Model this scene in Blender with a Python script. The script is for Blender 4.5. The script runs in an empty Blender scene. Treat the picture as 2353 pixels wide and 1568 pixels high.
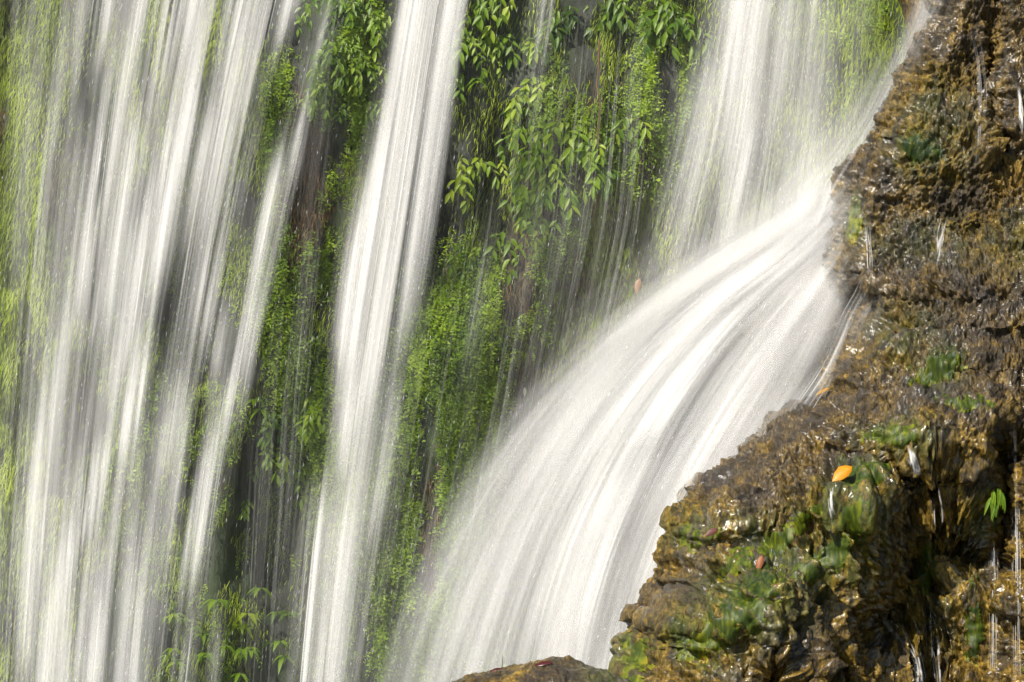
import bpy, math, random
import numpy as np
from mathutils import Vector

R = np.random.default_rng(7)
random.seed(7)
SC = bpy.context.scene
COL = SC.collection

# ------------------------------------------------------------------ camera, sky, sun, exposure
CAM_Y, CAM_Z, LENS = -18.0, 2.5, 108.0
cam_data = bpy.data.cameras.new("camera")
cam_data.lens = LENS
cam_data.sensor_width = 36.0
cam_data.clip_end = 2000.0
cam = bpy.data.objects.new("camera", cam_data)
cam.location = (0, CAM_Y, CAM_Z)
cam.rotation_euler = (math.radians(90), 0, 0)
COL.objects.link(cam)
SC.camera = cam

SUN_DIR = Vector((-0.60, -0.56, 0.95)).normalized()
SUN_EL = math.asin(SUN_DIR.z)
SUN_ROT = math.atan2(SUN_DIR.x, SUN_DIR.y)
world = bpy.data.worlds.new("World")
SC.world = world
world.use_nodes = True
wn = world.node_tree.nodes
wn.clear()
w_out = wn.new("ShaderNodeOutputWorld")
w_bg = wn.new("ShaderNodeBackground")
w_sky = wn.new("ShaderNodeTexSky")
w_sky.sky_type = "NISHITA"
w_sky.sun_disc = False
w_sky.sun_elevation = SUN_EL
w_sky.sun_rotation = SUN_ROT
w_bg.inputs["Strength"].default_value = 0.08
world.node_tree.links.new(w_sky.outputs[0], w_bg.inputs[0])
world.node_tree.links.new(w_bg.outputs[0], w_out.inputs[0])

sun_data = bpy.data.lights.new("sun", "SUN")
sun_data.energy = 5.0
sun_data.angle = math.radians(0.5)
sun_data.color = (1.0, 0.94, 0.83)
sun = bpy.data.objects.new("sun", sun_data)
sun.rotation_euler = (-SUN_DIR).to_track_quat("-Z", "Y").to_euler()
sun.location = (-10, -12, 14)
COL.objects.link(sun)

SC.view_settings.view_transform = "Standard"
SC.view_settings.look = "None"
SC.view_settings.gamma = 1.0
SC.view_settings.exposure = 0.6
SC.render.engine = "CYCLES"
cy = SC.cycles
cy.max_bounces = 5
cy.diffuse_bounces = 2
cy.glossy_bounces = 2
cy.transmission_bounces = 4
cy.transparent_max_bounces = 96
cy.caustics_reflective = False
cy.caustics_refractive = False
cy.use_denoising = True
cy.use_adaptive_sampling = True
cy.adaptive_threshold = 0.04

# ------------------------------------------------------------------ helpers
DW, DH = 2353.0, 1568.0      # the photograph was measured in this pixel size


def P(dx, dy, Y):
    """world point at depth Y that is seen at pixel dx, dy of the measured photograph"""
    d = (Y - CAM_Y) / 18.0
    dx = np.asarray(dx, float)
    dy = np.asarray(dy, float)
    return ((dx / DW - 0.5) * 6.0 * d, Y + 0 * dx, CAM_Z - (dy / DH - 0.5) * 6.0 * DH / DW * d)


def to_px(x, y, z):
    d = (y - CAM_Y) / 18.0
    return (x / (6.0 * d) + 0.5) * DW, (0.5 - (z - CAM_Z) / (6.0 * DH / DW * d)) * DH


PX = 6.0 / DW                 # metres per pixel at the cliff

_perm = np.random.default_rng(3).permutation(256)
_perm = np.concatenate([_perm, _perm, _perm])
_val = np.random.default_rng(4).uniform(-1, 1, 256)


def vnoise(x, y, z=0.0):
    x, y, z = np.broadcast_arrays(np.asarray(x, float), np.asarray(y, float), np.asarray(z, float))
    xi, yi, zi = np.floor(x).astype(int), np.floor(y).astype(int), np.floor(z).astype(int)
    fx, fy, fz = x - xi, y - yi, z - zi
    fx, fy, fz = [f * f * f * (f * (f * 6 - 15) + 10) for f in (fx, fy, fz)]

    def h(a, b, c):
        return _val[_perm[_perm[_perm[a & 255] + (b & 255)] + (c & 255)]]
    r = 0
    for a in (0, 1):
        wa = fx if a else 1 - fx
        for b in (0, 1):
            wb = fy if b else 1 - fy
            for c in (0, 1):
                wc = fz if c else 1 - fz
                r = r + wa * wb * wc * h(xi + a, yi + b, zi + c)
    return r


def fbm(x, y, z=0.0, octv=4, gain=0.5):
    r, a, f = 0, 1.0, 1.0
    for i in range(octv):
        r = r + a * vnoise(x * f + 17.3 * i, y * f + 5.1 * i, z * f + 3.7 * i)
        a *= gain
        f *= 2.03
    return r


def worley(x, y):
    xi, yi = np.floor(x).astype(int), np.floor(y).astype(int)
    best = np.full(np.shape(x), 9.0)
    for a in (-1, 0, 1):
        for b in (-1, 0, 1):
            i, j = xi + a, yi + b
            hx = 0.5 + 0.48 * _val[_perm[_perm[i & 255] + (j & 255)]]
            hy = 0.5 + 0.48 * _val[_perm[_perm[(i + 91) & 255] + ((j + 37) & 255)]]
            best = np.minimum(best, (i + hx - x) ** 2 + (j + hy - y) ** 2)
    return np.sqrt(best)


def sstep(a, b, x):
    t = np.clip((x - a) / (b - a), 0, 1)
    return t * t * (3 - 2 * t)


def tag(o, label=None, cat=None, group=None, kind=None):
    if label:
        o["label"] = label
    if cat:
        o["category"] = cat
    if group:
        o["group"] = group
    if kind:
        o["kind"] = kind
    return o


def quads(name, V, F, mat, parent=None, attrs=None, smooth=True):
    """one mesh object made of quads from numpy arrays"""
    V = np.asarray(V, np.float32)
    F = np.asarray(F, np.int32)
    me = bpy.data.meshes.new(name)
    me.vertices.add(len(V))
    me.vertices.foreach_set("co", V.ravel())
    me.loops.add(F.size)
    me.loops.foreach_set("vertex_index", F.ravel())
    me.polygons.add(len(F))
    me.polygons.foreach_set("loop_start", np.arange(0, F.size, 4, dtype=np.int32))
    me.polygons.foreach_set("loop_total", np.full(len(F), 4, np.int32))
    me.update(calc_edges=True)
    me.polygons.foreach_set("use_smooth", np.full(len(F), smooth))
    for k, a in (attrs or {}).items():
        a = np.asarray(a, np.float32)
        if a.ndim == 1:
            me.attributes.new(k, "FLOAT", "POINT").data.foreach_set("value", a)
        else:
            me.attributes.new(k, "FLOAT_VECTOR", "POINT").data.foreach_set("vector", a.ravel())
    me.materials.append(mat)
    o = bpy.data.objects.new(name, me)
    COL.objects.link(o)
    if parent is not None:
        o.parent = parent
    return o


def grid_faces(nr, nc):
    a = np.arange(nr * nc).reshape(nr, nc)
    return np.stack([a[:-1, :-1], a[:-1, 1:], a[1:, 1:], a[1:, :-1]], -1).reshape(-1, 4)


def empty(name, loc):
    o = bpy.data.objects.new(name, None)
    o.location = loc
    o.empty_display_size = 0.05
    COL.objects.link(o)
    return o


class Acc:
    """collects quad pieces with per-vertex values and links them as one mesh"""
    def __init__(s):
        s.v, s.f, s.a, s.n = [], [], {}, 0

    def add(s, V, F, **at):
        V = np.asarray(V, float).reshape(-1, 3)
        s.v.append(V)
        s.f.append(np.asarray(F) + s.n)
        for k, x in at.items():
            x = np.asarray(x, float)
            if x.ndim == 0:
                x = np.full(len(V), float(x))
            s.a.setdefault(k, []).append(x)
        s.n += len(V)

    def build(s, name, mat, parent=None, origin=None, smooth=True):
        V = np.concatenate(s.v)
        if origin is not None:
            V = V - np.asarray(origin)
        return quads(name, V, np.concatenate(s.f), mat, parent, {k: np.concatenate(x) for k, x in s.a.items()}, smooth)


# ------------------------------------------------------------------ materials
class NT:
    def __init__(s, name):
        s.m = bpy.data.materials.new(name)
        s.m.use_nodes = True
        s.t = s.m.node_tree
        s.t.nodes.clear()
        s.out = s.t.nodes.new("ShaderNodeOutputMaterial")

    def n(s, typ, **kw):
        nd = s.t.nodes.new("ShaderNode" + typ)
        ins = kw.pop("ins", {})
        for k, v in kw.items():
            setattr(nd, k, v)
        for k, v in ins.items():
            s.set(nd.inputs[k], v)
        return nd

    def set(s, sock, v):
        if hasattr(v, "is_output"):
            s.t.links.new(v, sock)
        else:
            sock.default_value = v

    def math(s, op, a, b=None, c=None, clamp=False):
        nd = s.n("Math", operation=op, use_clamp=clamp)
        for i, v in enumerate((a, b, c)):
            if v is not None:
                s.set(nd.inputs[i], v)
        return nd.outputs[0]

    def attr(s, name, out="Fac"):
        return s.n("Attribute", attribute_name=name).outputs[out]

    def mapping(s, scale, vec=None, loc=(0, 0, 0)):
        if vec is None:
            vec = s.n("TexCoord").outputs["Object"]
        return s.n("Mapping", ins={"Vector": vec, "Scale": scale, "Location": loc}).outputs[0]

    def noise(s, scale, vec, detail=4.0, rough=0.55, out="Fac"):
        return s.n("TexNoise", ins={"Vector": vec, "Scale": scale, "Detail": detail, "Roughness": rough}).outputs[out]

    def ramp(s, fac, stops, interp="LINEAR"):
        nd = s.n("ValToRGB")
        nd.color_ramp.interpolation = interp
        els = nd.color_ramp.elements
        while len(els) < len(stops):
            els.new(0.5)
        for e, (p, c) in zip(els, stops):
            e.position = p
            e.color = (*c, 1) if len(c) == 3 else c
        s.set(nd.inputs[0], fac)
        return nd.outputs[0]

    def mix(s, fac, a, b):
        nd = s.n("Mix", data_type="RGBA")
        s.set(nd.inputs[0], fac)
        s.set(nd.inputs[6], a if hasattr(a, "is_output") else (*a, 1))
        s.set(nd.inputs[7], b if hasattr(b, "is_output") else (*b, 1))
        return nd.outputs[2]

    def done(s, shader):
        s.t.links.new(shader, s.out.inputs[0])
        return s.m


def leaf_material(name, stops, rough=0.35, trans=0.35, spec=0.5):
    n = NT(name)
    var = n.noise(9.0, n.mapping((1, 1, 1)), 2.0)
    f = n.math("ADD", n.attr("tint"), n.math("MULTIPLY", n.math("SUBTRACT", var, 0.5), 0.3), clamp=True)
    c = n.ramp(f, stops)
    p = n.n("BsdfPrincipled", ins={"Base Color": c, "Roughness": rough, "Specular IOR Level": spec})
    hs = n.n("HueSaturation", ins={"Saturation": 1.1, "Value": 1.6, "Color": c})
    t = n.n("BsdfTranslucent", ins={"Color": hs.outputs[0]})
    mx = n.n("MixShader", ins={0: trans, 1: p.outputs[0], 2: t.outputs[0]})
    return n.done(mx.outputs[0])


M_LEAF = leaf_material("broad_leaf", [(0.0, (0.016, 0.045, 0.004)), (0.4, (0.085, 0.17, 0.008)), (0.75, (0.20, 0.31, 0.012)), (1.0, (0.32, 0.41, 0.025))], 0.42, 0.38, 0.35)
M_FERN = leaf_material("fern_leaf", [(0.0, (0.11, 0.055, 0.02)), (0.18, (0.05, 0.08, 0.008)), (0.55, (0.15, 0.25, 0.010)), (1.0, (0.30, 0.41, 0.025))], 0.5, 0.3, 0.3)
M_MOSS = leaf_material("hanging_moss", [(0.0, (0.12, 0.065, 0.025)), (0.2, (0.08, 0.085, 0.015)), (0.55, (0.20, 0.27, 0.016)), (1.0, (0.38, 0.46, 0.03))], 0.6, 0.3, 0.3)
M_ROOT = leaf_material("brown_root", [(0.0, (0.02, 0.014, 0.005)), (0.6, (0.10, 0.06, 0.02)), (1.0, (0.22, 0.13, 0.04))], 0.7, 0.1, 0.3)
M_ALGAE = leaf_material("wet_algae", [(0.0, (0.006, 0.03, 0.008)), (0.45, (0.03, 0.085, 0.012)), (0.75, (0.10, 0.17, 0.012)), (1.0, (0.24, 0.2, 0.015))], 0.55, 0.15, 0.3)


def plain_leaf(name, c1, c2, rough=0.3):
    n = NT(name)
    v = n.noise(40.0, n.mapping((1, 1, 1)), 3.0)
    c = n.mix(v, c1, c2)
    p = n.n("BsdfPrincipled", ins={"Base Color": c, "Roughness": rough})
    t = n.n("BsdfTranslucent", ins={"Color": c})
    return n.done(n.n("MixShader", ins={0: 0.3, 1: p.outputs[0], 2: t.outputs[0]}).outputs[0])


def cliff_material():
    n = NT("wet_earth_cliff")
    big = n.noise(1.6, n.mapping((1, 1, 0.5)), 5.0)
    fine = n.noise(14.0, n.mapping((1.3, 1, 0.35)), 6.0, 0.65)
    c = n.ramp(fine, [(0.25, (0.03, 0.026, 0.018)), (0.5, (0.10, 0.075, 0.045)), (0.72, (0.2, 0.135, 0.075)), (0.9, (0.3, 0.2, 0.12))])
    brown = n.attr("brown")
    c2 = n.mix(brown, (0.02, 0.025, 0.015), c)
    green = n.ramp(big, [(0.45, (0, 0, 0)), (0.6, (1, 1, 1))])
    c3 = n.mix(n.math("MULTIPLY", green, n.math("MULTIPLY", fine, 0.8)), c2, (0.05, 0.09, 0.015))
    bh = n.noise(45.0, n.mapping((1.2, 1, 0.5)), 6.0, 0.7)
    bump = n.n("Bump", ins={"Strength": 0.8, "Distance": 0.02, "Height": bh})
    p = n.n("BsdfPrincipled", ins={"Base Color": c3, "Roughness": 0.55, "Specular IOR Level": 0.5, "Normal": bump.outputs[0]})
    return n.done(p.outputs[0])


def rock_material(name="wet_travertine", shift=0.0):
    n = NT(name)
    v1 = n.noise(3.2, n.mapping((1, 1, 0.7)), 4.0)
    v2 = n.noise(22.0, n.mapping((1.2, 1, 0.55)), 6.0, 0.65)
    v3 = n.noise(75.0, n.mapping((1.2, 1, 0.6)), 4.0, 0.6)
    v4 = n.noise(7.0, n.mapping((1.2, 1, 0.5), loc=(4, 2, 9)), 4.0)
    gold = n.ramp(n.math('ADD', n.math('MULTIPLY', v2, 0.5), n.math('MULTIPLY', v3, 0.5)), [(0.33, (0.010, 0.006, 0.002)), (0.44, (0.045, 0.026, 0.003)), (0.54, (0.17, 0.103, 0.008)), (0.67, (0.42, 0.26, 0.04))])
    grey = n.ramp(v3, [(0.3, (0.018, 0.014, 0.010)), (0.55, (0.042, 0.033, 0.025)), (0.8, (0.15, 0.12, 0.09))])
    film = n.math("MULTIPLY", n.attr("ledge"), n.ramp(v1, [(0.38, (0.45,) * 3), (0.6, (1, 1, 1))]), clamp=True)
    c = n.mix(film, gold, grey)
    dark = n.ramp(v4, [(0.41, (1, 1, 1)), (0.53, (0, 0, 0))])
    c = n.mix(n.math("MULTIPLY", dark, 0.75), c, (0.02, 0.015, 0.01))
    gp = n.noise(16.0, n.mapping((1.2, 1, 0.45), loc=(1, 7, 3)), 5.0, 0.6)
    gmask = n.math("MULTIPLY", n.attr("green"), n.ramp(gp, [(0.36, (0, 0, 0)), (0.55, (1, 1, 1))]), clamp=True)
    gcol = n.ramp(v2, [(0.3, (0.014, 0.022, 0.005)), (0.5, (0.06, 0.08, 0.008)), (0.7, (0.18, 0.17, 0.015))])
    c = n.mix(n.math("MULTIPLY", gmask, 0.85), c, gcol)
    sp = n.ramp(v3, [(0.66, (0, 0, 0)), (0.74, (1, 1, 1))])
    c = n.mix(n.math("MULTIPLY", sp, 0.5), c, (0.42, 0.3, 0.16))
    vor = n.n("TexVoronoi", feature="SMOOTH_F1", ins={"Vector": n.mapping((1.15, 1, 0.6)), "Scale": 38.0}).outputs[0]
    hgt = n.math("ADD", n.math("MULTIPLY", vor, -0.9), n.math("ADD", n.math("MULTIPLY", v3, 0.55), n.math("MULTIPLY", v2, 0.9)))
    bump = n.n("Bump", ins={"Strength": 0.9, "Distance": 0.018, "Height": hgt})
    cb = n.n("Bump", ins={"Strength": 0.4, "Distance": 0.012, "Height": hgt})
    cw = n.math('MULTIPLY', n.math('SUBTRACT', 1.0, n.math('MULTIPLY', film, 0.6)), n.ramp(v1, [(0.40, (0.12,) * 3), (0.58, (1, 1, 1))]))
    p = n.n("BsdfPrincipled", ins={"Base Color": c, "Roughness": 0.6, "Specular IOR Level": 0.3, "Normal": bump.outputs[0],
                                    "Coat Weight": cw, "Coat Roughness": 0.13, "Coat IOR": 1.5, "Coat Normal": cb.outputs[0]})
    return n.done(p.outputs[0])


def water_material(name, streaks, colour=(0.80, 0.795, 0.785)):
    """aerated falling water: scatters sunlight evenly, opacity from how much water each thread carries"""
    n = NT(name)
    rib = n.n("SeparateXYZ", ins={0: n.attr("thread", "Vector")})
    dk = n.n("SeparateXYZ", ins={0: n.attr("flow", "Vector")})
    u, v, seed = rib.outputs
    dens, kf, soft = dk.outputs
    prof = n.math("POWER", n.math("SUBTRACT", 1.0, n.math("MULTIPLY", u, u), clamp=True), 1.3)
    a = n.math("MULTIPLY", dens, prof, clamp=True)
    if streaks:
        vec = n.n("CombineXYZ", ins={0: n.math("MULTIPLY", u, kf), 1: n.math("MULTIPLY", v, 0.9), 2: seed}).outputs[0]
        nz = n.noise(1.0, vec, 1.0, 0.6)
        st = n.n("MapRange", ins={0: nz, 1: 0.36, 2: 0.66, 3: 0.25, 4: 1.3}).outputs[0]
        a = n.math("MULTIPLY", a, st, clamp=True)
    nrm = n.n("CombineXYZ", ins={0: SUN_DIR.x * 0.8, 1: SUN_DIR.y * 0.8 - 0.2, 2: SUN_DIR.z * 0.8}).outputs[0]
    d = n.n("BsdfDiffuse", ins={"Color": (*colour, 1), "Normal": nrm})
    t = n.n("BsdfTranslucent", ins={"Color": (*colour, 1), "Normal": nrm})
    body = n.n("MixShader", ins={0: 0.25, 1: d.outputs[0], 2: t.outputs[0]})
    tr = n.n("BsdfTransparent")
    return n.done(n.n("MixShader", ins={0: a, 1: tr.outputs[0], 2: body.outputs[0]}).outputs[0])


M_CLIFF = cliff_material()
M_ROCK = rock_material()
M_WATER = water_material("white_water", False)
M_VEIL = water_material("streaky_white_water", True)


def drop_material():
    n = NT("water_drop")
    d = n.n("BsdfDiffuse", ins={"Color": (0.95, 0.95, 0.93, 1), "Normal": tuple(SUN_DIR)})
    tr = n.n("BsdfTransparent")
    return n.done(n.n("MixShader", ins={0: n.attr("dens"), 1: tr.outputs[0], 2: d.outputs[0]}).outputs[0])


M_DROP = drop_material()

# ------------------------------------------------------------------ cliff (setting)
CX0, CX1, CZ0, CZ1, CS = -5.0, 5.0, -1.2, 7.2, 0.022
gx = np.arange(CX0, CX1 + CS, CS)
gz = np.arange(CZ0, CZ1 + CS, CS)
XX, ZZ = np.meshgrid(gx, gz)


def gauss_map(spec, x, y):
    r = np.zeros(np.shape(x))
    for cx, cy_, rx, ry, w in spec:
        r = np.maximum(r, w * np.exp(-(((x - cx) / rx) ** 2 + ((y - cy_) / ry) ** 2) ** 1.5))
    return r


def cliff_y(X, Z):
    y = 0.10 * fbm(X * 0.9, Z * 0.5, 0.0, 3)
    y = y - 0.13 * np.abs(vnoise(X * 2.3 + 9, Z * 0.6, 2.0)) + 0.07 * fbm(X * 4, Z * 1.6, 1.0, 3)
    y = y + 0.035 * fbm(X * 11, Z * 4.5, 5.0, 3)
    px, py = to_px(X, 0.0, Z)
    y = y + 0.45 * gauss_map([(640, 1200, 90, 260, 1), (430, 700, 70, 200, .8), (1320, 20, 190, 170, .35), (990, 450, 60, 200, .6), (690, 420, 60, 120, .3), (1150, 420, 50, 160, .4)], px, py)
    y = y - 0.25 * gauss_map([(1290, 390, 120, 160, .8), (1100, 880, 130, 250, 0.9), (2060, 150, 160, 380, 3.3), (60, 900, 120, 700, .7), (800, 150, 80, 150, .6), (560, 1450, 130, 120, .5)], px, py)
    return y


YY = cliff_y(XX, ZZ)
CPX, CPY = to_px(XX, 0.0, ZZ)
brown = gauss_map([(1330, 700, 160, 300, 1), (690, 480, 60, 170, 1), (1400, 480, 130, 170, .8), (1190, 1000, 100, 240, .8), (1600, 700, 200, 200, .8),
                   (1000, 1350, 100, 250, .7), (850, 430, 60, 200, .8), (120, 700, 100, 500, .2)], CPX, CPY)
cliff = quads("cliff", np.stack([XX, YY, ZZ], -1).reshape(-1, 3), grid_faces(len(gz), len(gx))[:, ::-1], M_CLIFF, None, {"brown": brown.ravel()})
tag(cliff, "dark wet earth cliff behind the falls hung with moss and plants", "cliff", kind="structure")


def on_cliff(dx, dy, out=0.0):
    """points of the cliff face at photo pixels"""
    x, _, z = P(dx, dy, -0.1)
    i = np.clip(((z - CZ0) / CS).astype(int), 0, len(gz) - 1)
    j = np.clip(((x - CX0) / CS).astype(int), 0, len(gx) - 1)
    return np.stack([x, YY[i, j] - out, z], -1)


# ground and pool below the picture
def sheet(name, z, half, mat):
    V = [(-half, -half, z), (half, -half, z), (half, half, z), (-half, half, z)]
    return tag(quads(name, V, [[0, 1, 2, 3]], mat), kind="structure")


def ground_material():
    n = NT("stony_ground")
    c = n.ramp(n.noise(3.0, n.mapping((1, 1, 1)), 6.0), [(0.3, (0.04, 0.045, 0.02)), (0.6, (0.10, 0.09, 0.055)), (0.8, (0.18, 0.16, 0.12))])
    return n.done(n.n("BsdfPrincipled", ins={"Base Color": c, "Roughness": 0.8}).outputs[0])


def pool_material():
    n = NT("pool_water")
    b = n.n("Bump", ins={"Strength": 0.5, "Distance": 0.05, "Height": n.noise(2.5, n.mapping((1, 1, 1)), 4.0)})
    foam = n.noise(1.2, n.mapping((1, 1, 1)), 6.0, 0.65)
    c = n.ramp(foam, [(0.45, (0.02, 0.05, 0.045)), (0.62, (0.55, 0.6, 0.58))])
    return n.done(n.n("BsdfPrincipled", ins={"Base Color": c, "Roughness": 0.15, "Normal": b.outputs[0]}).outputs[0])


sheet("ground", -0.9, 900.0, ground_material())
quads_pool = quads("water", [(-9, -14, -0.6), (9, -14, -0.6), (9, 1.0, -0.6), (-9, 1.0, -0.6)], [[0, 1, 2, 3]], pool_material())
tag(quads_pool, kind="structure")

# ------------------------------------------------------------------ the wet boulder
OUT = np.array([(2205, -400), (2165, -30), (2130, 60), (2105, 120), (2065, 210), (2035, 280), (2018, 335), (1965, 385), (1935, 440), (1920, 520), (1910, 600),
                (1915, 655), (1968, 700), (1950, 760), (1895, 850), (1880, 900), (1790, 970), (1690, 1060), (1605, 1125), (1567, 1190), (1572, 1240),
                (1550, 1290), (1532, 1345), (1472, 1410), (1480, 1460), (1432, 1540), (1400, 1640), (1350, 2100)], float)
oy = np.interp(OUT[:, 1], [0, 600, 1100, 1568], [-1.7, -1.9, -2.5, -2.9])
ox, _, oz = P(OUT[:, 0], OUT[:, 1], oy)
order = np.argsort(oz)
ox, oy, oz = ox[order], oy[order], oz[order]

ROW_STEP = 0.0062
rz = np.arange(-1.0, 5.5, ROW_STEP)
RAD = 0.16
xl = np.interp(rz, oz, ox)
ye = np.interp(rz, oz, oy)
XMAX = 3.05
th_b = np.linspace(-1.0, 0, 16)[:-1]       # straight run to the back
th_a = np.linspace(-90, 90, 54)            # round the edge
th_f = np.linspace(0, 1, 520)[1:]          # across the front
th_x = np.array([0.5, 1.0])                # to the far right, outside the frame
cols_x, cols_y = [], []
for i in range(len(rz)):
    bx = np.concatenate([xl[i] + RAD + 0 * th_b, xl[i] + RAD * (1 - np.cos(np.radians(th_a))), xl[i] + RAD + (XMAX - xl[i] - RAD) * th_f, XMAX + 2.2 * th_x])
    by = np.concatenate([ye[i] + RAD - 2.2 * th_b, ye[i] - RAD * np.sin(np.radians(th_a)), ye[i] - RAD + 0 * th_f, ye[i] - RAD + 1.5 * th_x])
    cols_x.append(bx)
    cols_y.append(by)
BX, BY = np.array(cols_x), np.array(cols_y)
BZ = np.repeat(rz[:, None], BX.shape[1], 1)
front = np.zeros(BX.shape[1])
nb = len(th_b)
front[nb + 27:nb + 54] = np.linspace(0, 1, 27)
front[nb + 54:] = 1.0
inx = np.clip(BX - xl[:, None], 0, 3)
# the mass comes forward to the right and downward in terraces
BY = BY - front * 0.42 * (1 - np.exp(-inx / 0.5))
wob = 0.16 * fbm(BX * 1.6, BZ * 1.1, 2.0, 3)
wq = BZ + 0.42 * (BX - 1.4) * -1 + wob
terr = 0.0
for hh, sl, ph in ((0.62, 0.36, 0.13), (0.23, 0.22, 0.05)):
    q = (wq + ph + 0.05 * vnoise(BX * 5, BZ * 4, 8)) / hh
    nq = np.floor(q)
    if hh < 0.3:
        cx_, cy_ = to_px(BX, BY, BZ)
        sl = sl * (1 - 0.9 * sstep(950, 1150, cy_) * sstep(1700, 1900, cx_))
    terr = terr + sl * hh * (nq + sstep(0.5, 1.0, q - nq) - 4.5 / hh * 0.6)
terr = np.where(terr > 0, terr * 0.6 * (1 - np.exp(-inx / 0.8)), terr * (0.35 + 0.65 * (1 - np.exp(-inx / 0.3))))
BY = BY + front * terr
bpx, bpy_ = to_px(BX, BY, BZ)
# overhanging lip and the dripping recess under it
rec = gauss_map([(2200, 1600, 270, 420, 0.95), (2345, 1330, 70, 360, 0.6), (1990, 1590, 110, 130, 0.6), (1780, 1620, 60, 90, .3), (1640, 1345, 60, 60, 0.12), (2290, 160, 30, 200, .12)], bpx, bpy_)
BY = BY + front * rec
BY = BY - front * gauss_map([(2180, 985, 220, 80, .24), (1960, 1120, 110, 70, .14), (1720, 1380, 120, 80, .12), (2230, 700, 200, 110, .14), (2180, 360, 140, 110, .10), (1660, 1180, 110, 60, .08)], bpx, bpy_)


def grid_normals(X, Y, Z):
    p = np.stack([X, Y, Z], -1)
    a = np.gradient(p, axis=1)
    b = np.gradient(p, axis=0)
    nn = np.cross(a, b)
    nn /= np.linalg.norm(nn, axis=-1, keepdims=True) + 1e-9
    return nn


bn = grid_normals(BX, BY, BZ)
ledge = sstep(0.55, 0.9, bn[..., 2])
ledge = np.maximum(ledge, gauss_map([(2200, 450, 130, 45, 1), (2200, 660, 220, 130, 1), (1720, 1075, 130, 85, 1), (2260, 830, 160, 110, 1), (2120, 540, 120, 60, .8), (1900, 960, 120, 50, .7), (2060, 900, 90, 40, .6), (2300, 30, 100, 50, .9), (1640, 1330, 60, 50, .7), (1860, 980, 90, 40, .6), (1990, 420, 50, 60, .5)], bpx, bpy_))
ledge = np.clip(np.maximum(ledge, 0.45 * sstep(950, 750, bpy_)), 0, 1)
steep = 1 - ledge
# drip curtains, nodules, crust
wx = BX + 0.02 * vnoise(BX * 8, BZ * 6, 3)
drap = 1 - 2 * np.abs(vnoise(wx * 10, BZ * 1.3, 4.0))
drap2 = 1 - 2 * np.abs(vnoise(wx * 23, BZ * 2.6, 6.0))
disp = 0.05 * fbm(BX * 5, BZ * 4, BY * 5, 3)
low = sstep(800, 1300, bpy_) * 0.8 + 0.2
curt = sstep(980, 1150, bpy_) * sstep(1750, 1950, bpx)
drap3 = 1 - 2 * np.abs(vnoise(wx * 9 + 3, BZ * 0.7, 14.0))
drap4 = 1 - 2 * np.abs(vnoise(wx * 26 + 3, BZ * 1.1, 19.0))
disp = disp + steep * low * (0.045 * drap + 0.024 * drap2) + curt * (0.085 * drap3 + 0.035 * drap4)
sx = wx + 0.35 * BY
rough_ = 0.22 + 0.78 * steep


def dome(x, y):
    w = np.minimum(worley(x, y), 1.0)
    return 0.55 - w * w * 1.3


lowm = (0.35 + 0.65 * sstep(850, 1150, bpy_ + 60 * vnoise(BX * 2, BZ * 2, 5))) * steep
disp = disp + rough_ * 0.030 * dome(sx * 12, BZ * 8 + 0.3 * BX) + 0.02 * fbm(sx * 18, BZ * 15, BY * 18, 3)
d_a = 0.028 * dome(sx * 33 + 7 + 0.6 * vnoise(BX * 30, BZ * 30, 1), BZ * 24 + 0.6 * vnoise(BX * 30, BZ * 30, 6)) + 0.018 * dome(sx * 62 + 3, BZ * 46)
d_b = 0.036 * dome(sx * 26 + 7, BZ * 4.5) + 0.028 * dome(sx * 42 + 3, BZ * 20) + 0.014 * dome(sx * 75, BZ * 40)
disp = disp + rough_ * (d_a * (1 - lowm) + d_b * lowm)
pit = vnoise(sx * 11 + 31, BZ * 6, 9.0)
disp = disp - steep * 0.06 * sstep(0.25, 0.65, pit)
disp = disp + 0.019 * fbm(BX * 45, BZ * 36, BY * 45, 3)
edge_fade = np.ones(BX.shape[1])
edge_fade[:nb] = 0.6
BX2 = BX + bn[..., 0] * disp * edge_fade
BY2 = BY + bn[..., 1] * disp * edge_fade
BZ2 = BZ + bn[..., 2] * disp * edge_fade
greenspec = [(1715, 1390, 110, 90, 1), (1630, 1480, 80, 80, 1), (1960, 1190, 60, 90, 1), (1975, 1110, 60, 40, 1), (2050, 1000, 90, 40, .9), (2110, 350, 60, 60, .9), (2150, 300, 90, 120, .5), (1860, 1290, 140, 110, .7),
             (1455, 1520, 60, 70, 1), (1600, 1230, 60, 60, .6), (2160, 860, 60, 60, .7), (2290, 1180, 60, 60, .8), (1965, 500, 30, 60, .9), (1780, 1230, 120, 60, .6), (2200, 1400, 160, 200, .35), (2150, 560, 200, 60, .35),
             (2080, 780, 80, 80, .5), (2330, 560, 60, 80, .4)]
green = gauss_map(greenspec, bpx, bpy_)
boulder_root = empty("boulder", (1.9, -2.4, -0.95))
ORG = np.array(boulder_root.location)
BV = np.stack([BX2, BY2, BZ2], -1)
boulder = quads("rock_body", BV.reshape(-1, 3) - ORG, grid_faces(*BX.shape), M_ROCK, boulder_root, {"ledge": ledge.ravel(), "green": green.ravel()})
tag(boulder_root, "huge wet golden brown boulder with dripping crust and green algae beside the cascade", "boulder")
BN2 = grid_normals(BX2, BY2, BZ2)
qpx, qpy = to_px(BX2, BY2, BZ2)
fsl = slice(nb + 24, nb + 54 + 519)


FRONT_V, FRONT_N = BV[:, fsl].reshape(-1, 3), BN2[:, fsl].reshape(-1, 3)
FQX, FQY = qpx[:, fsl].ravel(), qpy[:, fsl].ravel()
_bx, _by = (FQX / 5).astype(int), (FQY / 5).astype(int)
LOOK = {}
for _k in np.argsort(-FRONT_V[:, 1]):
    LOOK[(_bx[_k], _by[_k])] = _k


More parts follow.
